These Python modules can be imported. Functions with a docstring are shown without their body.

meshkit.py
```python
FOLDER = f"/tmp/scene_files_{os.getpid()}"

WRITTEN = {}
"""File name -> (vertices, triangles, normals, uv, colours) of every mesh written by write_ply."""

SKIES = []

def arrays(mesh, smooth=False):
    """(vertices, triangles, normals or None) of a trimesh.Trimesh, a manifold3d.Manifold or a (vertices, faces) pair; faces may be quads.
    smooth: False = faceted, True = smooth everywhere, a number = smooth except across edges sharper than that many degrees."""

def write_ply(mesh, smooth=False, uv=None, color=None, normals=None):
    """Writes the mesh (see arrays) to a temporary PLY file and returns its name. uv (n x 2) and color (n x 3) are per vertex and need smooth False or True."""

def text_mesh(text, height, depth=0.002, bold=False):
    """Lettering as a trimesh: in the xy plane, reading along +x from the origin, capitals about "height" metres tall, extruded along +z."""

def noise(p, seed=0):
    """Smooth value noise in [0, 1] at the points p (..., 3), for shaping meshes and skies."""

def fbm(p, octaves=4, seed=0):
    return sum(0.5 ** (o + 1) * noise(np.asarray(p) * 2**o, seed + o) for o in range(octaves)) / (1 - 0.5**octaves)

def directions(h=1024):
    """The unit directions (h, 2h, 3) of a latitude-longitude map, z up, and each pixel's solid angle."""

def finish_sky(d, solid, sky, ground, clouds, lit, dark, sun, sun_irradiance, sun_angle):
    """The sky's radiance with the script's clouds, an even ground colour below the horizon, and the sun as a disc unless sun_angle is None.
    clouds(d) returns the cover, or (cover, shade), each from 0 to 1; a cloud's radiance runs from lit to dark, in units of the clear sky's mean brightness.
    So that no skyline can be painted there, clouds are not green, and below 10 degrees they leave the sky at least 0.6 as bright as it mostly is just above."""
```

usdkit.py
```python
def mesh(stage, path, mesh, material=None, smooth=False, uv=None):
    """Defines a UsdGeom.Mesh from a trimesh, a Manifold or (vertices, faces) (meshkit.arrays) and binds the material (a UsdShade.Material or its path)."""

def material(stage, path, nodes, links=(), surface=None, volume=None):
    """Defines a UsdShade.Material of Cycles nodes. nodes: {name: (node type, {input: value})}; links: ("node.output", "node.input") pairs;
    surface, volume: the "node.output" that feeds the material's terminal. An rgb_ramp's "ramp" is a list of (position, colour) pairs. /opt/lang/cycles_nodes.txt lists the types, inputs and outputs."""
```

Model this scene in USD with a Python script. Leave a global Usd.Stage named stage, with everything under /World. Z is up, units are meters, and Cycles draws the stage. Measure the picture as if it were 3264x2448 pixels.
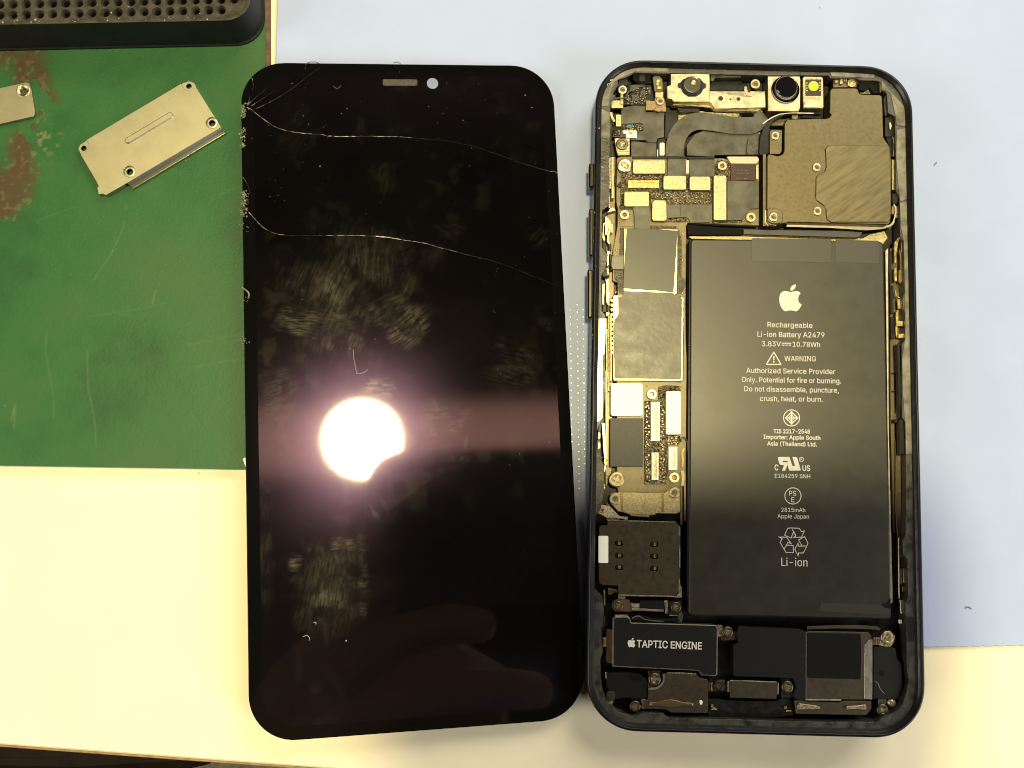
import math, random
import numpy as np, trimesh, usdkit, meshkit
import mapbox_earcut as earcut
from shapely.geometry import Polygon, LineString, Point, box as sbox
from shapely.ops import unary_union
from shapely import affinity
from scipy.spatial.transform import Rotation as Rot
from pxr import Usd, UsdGeom, UsdLux, UsdShade, Gf, Sdf, Vt

random.seed(7); rng = np.random.default_rng(7)
stage = Usd.Stage.CreateInMemory()
UsdGeom.SetStageUpAxis(stage, UsdGeom.Tokens.z); UsdGeom.SetStageMetersPerUnit(stage, 1.0)
world = UsdGeom.Xform.Define(stage, '/World'); stage.SetDefaultPrim(world.GetPrim())
MM = 0.001
# ------------------------------------------------------------------ camera (lengths in mm, written in metres)
F, CX, CY = 2950.0, 1632.0, 1224.0
HC = 207.2                                            # the lens stands this far above the desk top
nad = (1420.0, 1542.0)
up = -np.array([(nad[0] - CX) / F, -(nad[1] - CY) / F, -1.0]); up /= np.linalg.norm(up)
ex = np.array([1.0, 0, 0]); wx = ex - ex @ up * up; wx /= np.linalg.norm(wx); wy = np.cross(up, wx)
M = np.array([wx, wy, up])                            # camera axes -> world
C = np.array([0, 0, HC])
cam = UsdGeom.Camera.Define(stage, '/World/camera')
mt = np.eye(4); mt[:3, :3] = M.T; mt[3, :3] = C * MM
cam.AddTransformOp().Set(Gf.Matrix4d(mt.tolist()))
cam.CreateHorizontalApertureAttr(36.0); cam.CreateVerticalApertureAttr(27.0)
cam.CreateFocalLengthAttr(36.0 * F / 3264); cam.CreateClippingRangeAttr(Gf.Vec2f(0.005, 50))
cam.CreateExposureAttr(0.0)

def ray(px, py): return M @ np.array([(px - CX) / F, -(py - CY) / F, -1.0])
def Wp(px, py, z=0.0):
    r = ray(px, py); return C + r * ((z - HC) / r[2])
class Frame:                                          # a tilted flat body: local mm axes, third one its normal, 0 at its back
    def __init__(s, rv, t, top, k=1.0):
        s.R = M @ Rot.from_rotvec(rv).as_matrix(); s.n = s.R[:, 2]
        s.o = C + M @ (np.array(t) * k) - s.n * top
    def px(s, x, y, w):
        r = ray(x, y); p = C + r * (((s.o + s.n * w - C) @ s.n) / (r @ s.n)); return (s.R.T @ (p - s.o))[:2]
    def matrix(s):
        m = np.eye(4); m[:3, :3] = s.R.T; m[3, :3] = s.o * MM; return Gf.Matrix4d(m.tolist())
PH = Frame([-0.10399, 0.00497, -0.02482], [52.84358, -0.41363, -200.89112], 7.4)
SC = Frame([-0.10983, 0.12109, 0.03762], [-22.14219, -0.09532, -201.13753], 1.6, 1.006)

# ------------------------------------------------------------------ light: a round warm bench lamp high over the bench, soft fill panels added at the sides for ambient light
def rect_light(name, pos, target, w, h, inten, col):
    l = UsdLux.RectLight.Define(stage, '/World/' + name)
    z = np.array(pos, float) - np.array(target, float); z /= np.linalg.norm(z)
    x = np.cross([0, 0, 1.0], z) if abs(z[2]) < .99 else np.array([1.0, 0, 0]); x /= np.linalg.norm(x); y = np.cross(z, x)
    m = np.eye(4); m[0, :3], m[1, :3], m[2, :3], m[3, :3] = x, y, z, pos
    l.AddTransformOp().Set(Gf.Matrix4d(m.tolist()))
    l.CreateWidthAttr(w); l.CreateHeightAttr(h); l.CreateIntensityAttr(inten); l.CreateColorAttr(Gf.Vec3f(*col)); return l
LAMP_H = 1150.0
_p = SC.px(1155, 1400, 1.6); _P = SC.o + SC.R @ np.array([_p[0], _p[1], 1.6])
_d = (_P - C) / np.linalg.norm(_P - C); _r = _d - 2 * (_d @ SC.n) * SC.n
LP = _P + _r * ((LAMP_H - _P[2]) / _r[2])
LRAD = 247 / F * (np.linalg.norm(_P - C) + np.linalg.norm(LP - _P)) / 2 * .95
dl = UsdLux.DiskLight.Define(stage, '/World/lamp_light')
_z = LP - np.array([0, 0, 0.0]); _z /= np.linalg.norm(_z); _x = np.cross([0, 1.0, 0], _z); _x /= np.linalg.norm(_x); _y = np.cross(_z, _x)
m = np.eye(4); m[0, :3], m[1, :3], m[2, :3], m[3, :3] = _x, _y, _z, LP * MM
dl.AddTransformOp().Set(Gf.Matrix4d(m.tolist()))
dl.CreateRadiusAttr(LRAD * MM); dl.CreateIntensityAttr(450.0); dl.CreateColorAttr(Gf.Vec3f(1.0, 0.84, 0.42))
rect_light('fill_light', (0.9, 1.6, 1.5), (0, 0, 0), 1.4, 1.0, 9.5, (1.0, 0.93, 0.76))
rect_light('fill_light_001', (-1.7, -0.5, 1.2), (0, 0, 0), 1.0, 1.0, 5.2, (1.0, 0.93, 0.8))
rect_light('fill_light_002', (1.7, -0.9, 1.2), (0, 0, 0), 1.0, 1.0, 8.0, (0.97, 0.97, 0.95))

# ------------------------------------------------------------------ materials
MAT = {}
def mat(name, base, rough=.5, metal=0, var=0, vscale=800, base2=None, rvar=0, bump=0, bscale=1500, spec=.5, detail=3, stretch=None, coat=0, ramp=(.35, .65)):
    """A principled surface whose colour, gloss and relief are broken up by noise in world metres."""
    n = {'g': ('geometry', {}), 'p': ('principled_bsdf', {'metallic': metal, 'roughness': rough, 'specular_ior_level': spec, 'base_color': base, 'coat_weight': coat})}
    L = []
    src = 'g.position'
    if stretch:
        n['mp'] = ('mapping', {'mapping_type': 'texture', 'scale': stretch[:3], 'rotation': (0, 0, stretch[3])}); L.append(('g.position', 'mp.vector')); src = 'mp.vector'
    if var or rvar:
        n['n'] = ('noise_texture', {'scale': vscale, 'detail': detail, 'roughness': .6}); L.append((src, 'n.vector'))
    if var:
        b2 = base2 if base2 else tuple(c * (1 - var) for c in base)
        b1 = base if base2 else tuple(min(1, c * (1 + var * .4)) for c in base)
        n['r'] = ('rgb_ramp', {'ramp': [(ramp[0], b2), (ramp[1], b1)]}); L += [('n.fac', 'r.fac'), ('r.color', 'p.base_color')]
    if rvar:
        n['m'] = ('map_range', {'from_min': .3, 'from_max': .7, 'to_min': rough - rvar, 'to_max': rough + rvar, 'clamp': True}); L += [('n.fac', 'm.value'), ('m.result', 'p.roughness')]
    if bump:
        n['bn'] = ('noise_texture', {'scale': bscale, 'detail': 3.0, 'roughness': .6}); n['b'] = ('bump', {'strength': 1.0, 'distance': bump})
        L += [(src, 'bn.vector'), ('bn.fac', 'b.height'), ('b.normal', 'p.normal')]
    MAT[name] = usdkit.material(stage, '/World/Looks/' + name, n, L, surface='p.BSDF')
    return MAT[name]
UsdGeom.Scope.Define(stage, '/World/Looks')
mat('frame_blue', (.011, .012, .016), .32, .4, .3, 300)
mat('rim_black', (.012, .012, .012), .3, 0, .5, 600, bump=.00006, bscale=700, spec=.6)
mat('ledge', (.04, .037, .026), .42, 0, 1, 330, base2=(.009, .008, .006), bump=.00012, bscale=900, rvar=.12, ramp=(.3, .52), spec=.7)
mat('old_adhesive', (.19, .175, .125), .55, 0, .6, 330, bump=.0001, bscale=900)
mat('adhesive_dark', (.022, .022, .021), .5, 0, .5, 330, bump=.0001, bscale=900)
mat('inner_wall', (.02, .019, .016), .4, .2, .5, 500)
mat('plastic_black', (.007, .0065, .005), .4, 0, .3, 900, rvar=.08, spec=.35)
mat('battery_wrap', (.015, .0125, .006), .385, 0, .1, 250, rvar=.02, spec=.82, bump=.000004, bscale=900)
mat('black_tape', (.018, .015, .007), .42, 0, .15, 500, spec=.85)
mat('graphite', (.06, .052, .028), .4, 0, .3, 260, rvar=.07, bump=.00006, bscale=260, spec=.75)
mat('flex', (.055, .049, .025), .33, 0, .3, 300, rvar=.05, bump=.00002, bscale=600, spec=1.0)
mat('flex_dark', (.012, .011, .008), .38, 0, .3, 400, bump=.00002, bscale=300, spec=.4)
mat('steel', (.6, .54, .42), .38, 1, .08, 700, rvar=.04)
mat('steel_bright', (.62, .54, .35), .36, 1, .1, 500, rvar=.06)
mat('gold_satin', (.47, .4, .235), .43, 1, .35, 2600, rvar=.1, bump=.00006, bscale=3000)
mat('gold', (.82, .66, .3), .34, 1, .2, 1500, rvar=.06)
mat('copper', (.3, .215, .125), .4, 1, .15, 700)
mat('bronze_plate', (.165, .135, .09), .4, 1, .03, 900, rvar=.03)
mat('camera_can', (.17, .142, .082), .38, 1, .05, 1300, rvar=.03)
mat('panel_scratched', (.185, .157, .093), .385, 1, .09, 1500, rvar=.05, stretch=(9, 1, 1, .6), detail=6)
mat('board', (.2, .16, .08), .4, .25, .2, 700, rvar=.05)
mat('board_dark', (.085, .06, .03), .4, 0, .5, 700)
mat('glue', (.34, .27, .14), .26, .85, .7, 2300, bump=.0006, bscale=2100, base2=(.03, .024, .012), spec=.9)
mat('pad_foam', (.09, .082, .06), .5, 0, .6, 1500, bump=.0003, bscale=2200)
mat('paper_tan', (.62, .5, .33), .6, 0, .1, 700)
mat('sticker_white', (.86, .83, .72), .42, 0, .03, 500)
mat('print_light', (.62, .6, .5), .55, 0, .08, 800)
mat('print_dim', (.6, .57, .47), .5, 0, .08, 800)
mat('lens_black', (.006, .006, .007), .08, 0, coat=1)
mat('lens_olive', (.09, .085, .06), .2, 0, coat=.6)
mat('lens_ring', (.12, .11, .09), .3, .8)
mat('filter_green', (.45, .62, .02), .35)
mat('chip_brown', (.05, .02, .012), .3, 0, .3, 1000, spec=.7)
mat('chip_dark', (.055, .05, .036), .55, 0, .15, 1500, bump=.00001, bscale=3000)
mat('speaker_black', (.006, .0058, .005), .5, 0, .2, 700, spec=.28)
mat('foam_black', (.005, .0048, .004), .85, 0, .2, 1500, bump=.00005, bscale=4000, spec=.2)
mat('smd_tan', (.42, .37, .25), .32, .4, .6, 3000)
mat('teal', (.05, .2, .24), .35)
mat('desk_cream', (.86, .78, .56), .42, 0, .03, 60, rvar=.03, spec=.4)
mat('desk_edge', (.3, .19, .09), .5, 0, .3, 500)
mat('mat_blue', (.385, .46, .7), .5, 0, .03, 60, rvar=.03, bump=.000008, bscale=900, spec=.35)
mat('mat_edge', (.2, .25, .2), .6)
mat('layer_brown', (.13, .07, .03), .7, 0, .4, 500)
mat('tray_black', (.009, .0095, .009), .55, 0, .3, 300, bump=.00003, bscale=900, spec=.3)
mat('tray_top', (.048, .042, .028), .62, 0, .55, 500, bump=.00008, bscale=1500, spec=.3)
mat('crumb', (.5, .45, .33), .5, 0, .5, 900)
mat('shield_sat', (.455, .425, .3), .46, 1, .02, 260, rvar=.02)
mat('fleck', (.95, .85, .6), .3, 1, .3, 1500)
mat('shield_gloss', (.5, .48, .3), .3, 1)
mat('key_metal', (.06, .052, .04), .34, 1, .1, 500)
mat('mat_dot', (.4, .48, .7), .22, 0, spec=.9)
mat('hole_dark', (.02, .015, .01), .7)
mat('glass_chip', (.34, .3, .2), .3, 0, .7, 1500, spec=.7)
mat('grime', (.22, .19, .13), .7, 0, .6, 900)
mat('crack', (.6, .55, .44), .25, 0, .85, 650, base2=(.02, .02, .016), ramp=(.42, .62))
mat('crack_faint', (.1, .095, .08), .3, 0, .7, 900, base2=(.01, .01, .009), ramp=(.4, .6))
mat('dust_white', (.75, .73, .66), .6)
mat('lint_dark', (.12, .13, .17), .8)
mat('mesh_olive', (.06, .052, .032), .6, 0, .5, 2500, bump=.0001, bscale=5000)
mat('window_mat_tint', (.2, .235, .36), .5, 0, .05, 500)
mat('skin', (.36, .2, .13), .6, 0, .15, 90, spec=.25)
mat('sleeve', (.03, .03, .035), .8)
mat('case_black', (.012, .012, .013), .5)
mat('lit_patch_pale', (.8, .76, .66), .5)
mat('lamp_shell', (.7, .7, .68), .4)
mat('floor_beige', (.16, .13, .095), .8, 0, .35, 260)
mat('seat_brown', (.014, .008, .004), .7, 0, .4, 90, spec=.15)

# ------------------------------------------------------------------ building helpers
_used = {}
def path(name, parent=None):
    base = (parent.GetPath().pathString if parent else '/World') + '/'
    k = _used.get(base + name, 0); _used[base + name] = k + 1
    return base + name + (f'_{k:03d}' if k else '')
def tag(o, label=None, cat=None, group=None, kind=None):
    p = o.GetPrim() if hasattr(o, 'GetPrim') else o
    for k, v in (('label', label), ('category', cat), ('group', group), ('kind', kind)):
        if v: p.SetCustomDataByKey(k, v)
    return p
def thing(name, label, cat, frame=None, group=None):
    x = UsdGeom.Xform.Define(stage, path(name))
    if frame is not None: x.AddTransformOp().Set(frame.matrix() if isinstance(frame, Frame) else frame)
    return tag(x, label, cat, group)
def obj(name, mesh, m, parent=None, smooth=False, label=None, kind=None):
    """mesh in mm -> one Mesh prim."""
    if isinstance(mesh, (list, tuple)) and not isinstance(mesh[0], np.ndarray): mesh = trimesh.util.concatenate(list(mesh))
    if isinstance(mesh, trimesh.Trimesh): v, f = np.array(mesh.vertices), np.array(mesh.faces)
    else: v, f = mesh
    g = usdkit.mesh(stage, path(name, parent), (np.asarray(v) * MM, f), MAT[m], smooth=smooth)
    return tag(g, label, None, None, kind)
def _ring(c, b):
    p = np.asarray(c)[:-1]; d = np.roll(p, -1, 0) - p; d /= np.linalg.norm(d, axis=1)[:, None] + 1e-12
    n = np.stack([d[:, 1], -d[:, 0]], 1); n0 = np.roll(n, 1, 0)
    mm = n + n0; k = 1 + (n * n0).sum(1); return p, p - b * mm / np.maximum(k, .6)[:, None]
def bev(poly, z0, z1, b=.06, bottom=True):
    """Extrudes a shapely polygon from z0 to z1 with a chamfer of b mm round its top."""
    if poly.geom_type != 'Polygon': return trimesh.util.concatenate([bev(g, z0, z1, b, bottom) for g in poly.geoms if g.area > 1e-4])
    poly = poly.simplify(.003)
    from shapely.geometry.polygon import orient
    poly = orient(poly, 1.0); V, Fc, off = [], [], 0; tops, ends, outs = [], [], []
    for c in [poly.exterior.coords] + [i.coords for i in poly.interiors]:
        p, q = _ring(c, b); n = len(p); i = np.arange(n); j = (i + 1) % n
        V.append(np.vstack([np.c_[p, np.full(n, z0)], np.c_[p, np.full(n, z1 - b)], np.c_[q, np.full(n, z1)]]))
        for a in (0, n):
            Fc.append(np.c_[off + a + i, off + a + j, off + a + n + j]); Fc.append(np.c_[off + a + i, off + a + n + j, off + a + n + i])
        tops.append((q, off + 2 * n + i)); outs.append((p, off + i)); off += 3 * n
    for rings, flip in ((tops, False), (outs, True)):
        if flip and not bottom: continue
        pts = np.vstack([r[0] for r in rings]); ids = np.concatenate([r[1] for r in rings]); e = np.cumsum([len(r[0]) for r in rings]).astype(np.uint32)
        t = earcut.triangulate_float64(np.ascontiguousarray(pts), e).reshape(-1, 3)
        a = pts[t]; s = np.cross(a[:, 1] - a[:, 0], a[:, 2] - a[:, 0]); t = np.where((s < 0)[:, None], t[:, ::-1], t)
        Fc.append(ids[t[:, ::-1]] if flip else ids[t])
    return trimesh.Trimesh(np.vstack(V), np.vstack(Fc), process=False)
def rnd(poly, r, q=4):
    if r <= 0: return poly
    p = poly.buffer(-r, quad_segs=q).buffer(2 * r, quad_segs=q).buffer(-r, quad_segs=q)
    return poly if p.is_empty else (p if p.geom_type == 'Polygon' else max(p.geoms, key=lambda g: g.area))
def lathe(prof, n=24, at=(0, 0, 0)):
    """prof: (radius, z) pairs from outside to axis."""
    a = np.arange(n) * 2 * np.pi / n; V, Fc = [], []
    for r, z in prof: V.append(np.c_[r * np.cos(a), r * np.sin(a), np.full(n, z)])
    i = np.arange(n); j = (i + 1) % n
    for k in range(len(prof) - 1):
        A, B = k * n, (k + 1) * n; Fc += [np.c_[A + i, A + j, B + j], np.c_[A + i, B + j, B + i]]
    return trimesh.Trimesh(np.vstack(V) + np.array(at), np.vstack(Fc), process=False)
def boxm(x0, y0, z0, x1, y1, z1): return bev(sbox(x0, y0, x1, y1), z0, z1, min(.03, (z1 - z0) / 3))
def tube(pts, rad, sides=6, flat=1.0):
    p = np.asarray(pts, float); t = np.gradient(p, axis=0); t /= np.linalg.norm(t, axis=1, keepdims=True) + 1e-12
    a = np.cross(t, np.where(np.abs(t[:, 2:]) < .9, [0, 0, 1.0], [1.0, 0, 0])); a /= np.linalg.norm(a, axis=1, keepdims=True) + 1e-12
    b = np.cross(t, a); g = np.arange(sides) * 2 * np.pi / sides; rad = np.broadcast_to(rad, (len(p),))
    v = p[:, None] + rad[:, None, None] * (np.cos(g)[None, :, None] * a[:, None] + flat * np.sin(g)[None, :, None] * b[:, None])
    i, j = np.meshgrid(np.arange(len(p) - 1), np.arange(sides), indexing='ij')
    q = np.stack([i * sides + j, i * sides + (j + 1) % sides, (i + 1) * sides + (j + 1) % sides, (i + 1) * sides + j], -1).reshape(-1, 4)
    n = len(p) * sides; v = np.vstack([v.reshape(-1, 3), p[:1], p[-1:]]); k = np.arange(sides); k2 = (k + 1) % sides
    f = np.vstack([q[:, [0, 1, 2]], q[:, [0, 2, 3]], np.c_[k2, k, np.full(sides, n)], np.c_[n - sides + k, n - sides + k2, np.full(sides, n + 1)]])
    return trimesh.Trimesh(v, f, process=False)
def spline(pts, n=40):
    from scipy.interpolate import PchipInterpolator
    p = np.asarray(pts, float); s = np.r_[0, np.cumsum(np.linalg.norm(np.diff(p, axis=0), axis=1))]; return PchipInterpolator(s, p)(np.linspace(0, s[-1], n))
# close-up photographs of the bench were measured in tiles: (left, top, magnification)
Z = {'A': (1850, 170, 3.687), 'B': (2350, 170, 3.687), 'C': (1850, 450, 3.687), 'D': (2350, 450, 3.687), 'E': (1850, 680, 4.74), 'F': (1850, 900, 4.74), 'G': (1850, 1180, 3.77),
     'H': (1850, 1500, 3.455), 'I': (1850, 1930, 3.687), 'J': (2350, 1930, 3.403), 'K': (1820, 1600, 3.686), 'L': (2150, 700, 2.765), 'M': (2300, 1280, 3.016), 'R1': (2800, 250, 2.552),
     'R2': (2780, 850, 2.765), 'R3': (2780, 1400, 2.552), 'S2': (750, 150, 3.016), 'S3': (1350, 150, 3.016), 'S6': (750, 600, 2.011), 'S7': (750, 1200, 2.011), 'S4': (740, 1900, 1.7556),
     'T': (0, 0, 2.37), 'N': (1900, 500, 7.54), 'O': (2120, 1950, 4.366), 'Q': (2700, 250, 6.635), 'U': (1900, 1230, 5.025), 'V': (2800, 1900, 3.028), 'P': (0, 0, 1.0)}
def zz(z, x, y): a, b, s = Z[z]; return a + x / s, b + y / s
def loc(fr, z, pts, w): return np.array([fr.px(*zz(z, x, y), w) for x, y in pts])
def shape(fr, z, pts, w):
    if len(pts) == 4 and not hasattr(pts[0], '__len__'): x0, y0, x1, y1 = pts; pts = [(x0, y0), (x1, y0), (x1, y1), (x0, y1)]
    return Polygon(loc(fr, z, pts, w)).buffer(0)
def flatpts(z, pts, h):                                # the same for things lying on the bench (world mm)
    if len(pts) == 4 and not hasattr(pts[0], '__len__'): x0, y0, x1, y1 = pts; pts = [(x0, y0), (x1, y0), (x1, y1), (x0, y1)]
    return Polygon([Wp(*zz(z, x, y), h)[:2] for x, y in pts]).buffer(0)

# ------------------------------------------------------------------ setting: floor, desk, mats
floor = obj('floor', boxm(-900, -900, -740, 900, 900, -720), 'floor_beige'); tag(floor, kind='structure')
MATZ, GRZ = .8, 2.2
e0, e1 = Wp(0, 2374)[:2], Wp(900, 2440)[:2]; dr = (e1 - e0) / np.linalg.norm(e1 - e0); nn = np.array([-dr[1], dr[0]])
dk = Polygon([e0 - dr * 250, e0 + dr * 650, e0 + dr * 650 + nn * 480, e0 - dr * 250 + nn * 480])
desk = thing('desk', 'cream laminate desk top under both mats with a brown front edge', 'desk')
obj('desk_top', bev(dk, -22, 0, .4), 'desk_cream', desk)
obj('edge_band', bev(Polygon([e0 - dr * 250, e0 + dr * 650, e0 + dr * 650 - nn * .55, e0 - dr * 250 - nn * .55]), -22, -.35, .15), 'desk_edge', desk)
# seat under the desk edge
s = [Wp(x, y, -230)[:2] for x, y in [(-700, 2430), (250, 2452), (420, 2440), (560, 2432), (640, 2415), (650, 2300), (-700, 2250)]]
seat = Polygon(s).buffer(0).union(Polygon([s[0], s[-1], s[-1] + np.array([0, 60]), s[0] + np.array([-60, 60])])).buffer(8).buffer(-3)
st = thing('stool', 'dark brown padded stool seat seen below the front desk edge', 'stool')
obj('seat', [bev(seat, -290, -230, 6)], 'seat_brown', st, smooth=40)
cxy = np.array(seat.centroid.coords[0])
for k in range(3): obj('leg', tube([(*(cxy + 40 * np.array([math.cos(k * 2.1), math.sin(k * 2.1)])), -290), (*(cxy + 70 * np.array([math.cos(k * 2.1), math.sin(k * 2.1)])), -720)], 9), 'case_black', st)
# pale blue mat with a scalloped cut edge
def blue_mat():
    tl, bl, br = Wp(887, 0, MATZ)[:2], Wp(884, 200, MATZ)[:2], Wp(3264, 2059, MATZ)[:2]; l2 = Wp(1850, 2080, MATZ)[:2]
    d = (br - l2) / np.linalg.norm(br - l2); q = np.array([-d[1], d[0]]); x0 = tl[0]
    start = l2 + d * ((x0 - l2[0]) / d[0]); pts = []
    k = 0; pitch = 2.8
    while k * pitch < 235:
        for t, a in ((0, 0), (.3, .03), (.42, .15), (.5, .2), (.58, .15), (.7, .03)): pts.append(start + d * (k + t) * pitch + q * a)
        k += 1
    e = start + d * 235
    return Polygon([*pts, e, (e[0], 190), (x0 - .35, 190)])
bm = blue_mat()
bmat = thing('work_mat', 'pale blue work mat with a scalloped cut edge under the phone', 'mat')
obj('mat_sheet', bev(bm, .02, MATZ, .12), 'mat_blue', bmat)
obj('cut_edge', bev(bm.buffer(.05).difference(bm.buffer(-.15)).intersection(sbox(-500, -200, 500, Wp(1900, 2030)[1])), .01, MATZ - .18, .03), 'mat_edge', bmat)
# rows of little embossed dots on the mat, clearest between the two halves of the phone
dm = []
for cxp, y0, y1 in ((1822, 985, 1500), (1844, 970, 1560), (1863, 985, 1480)):
    y = y0
    while y < y1:
        p = Wp(cxp + (y - 1200) * .012, y, MATZ); dm.append(lathe([(.34, -.01), (.3, .004), (.2, .019), (.1, .028), (0.001, .031)], 12, (p[0], p[1], MATZ))); y += 23.5
obj('embossed_dots', dm, 'mat_dot', bmat, smooth=True, kind='stuff')
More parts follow.
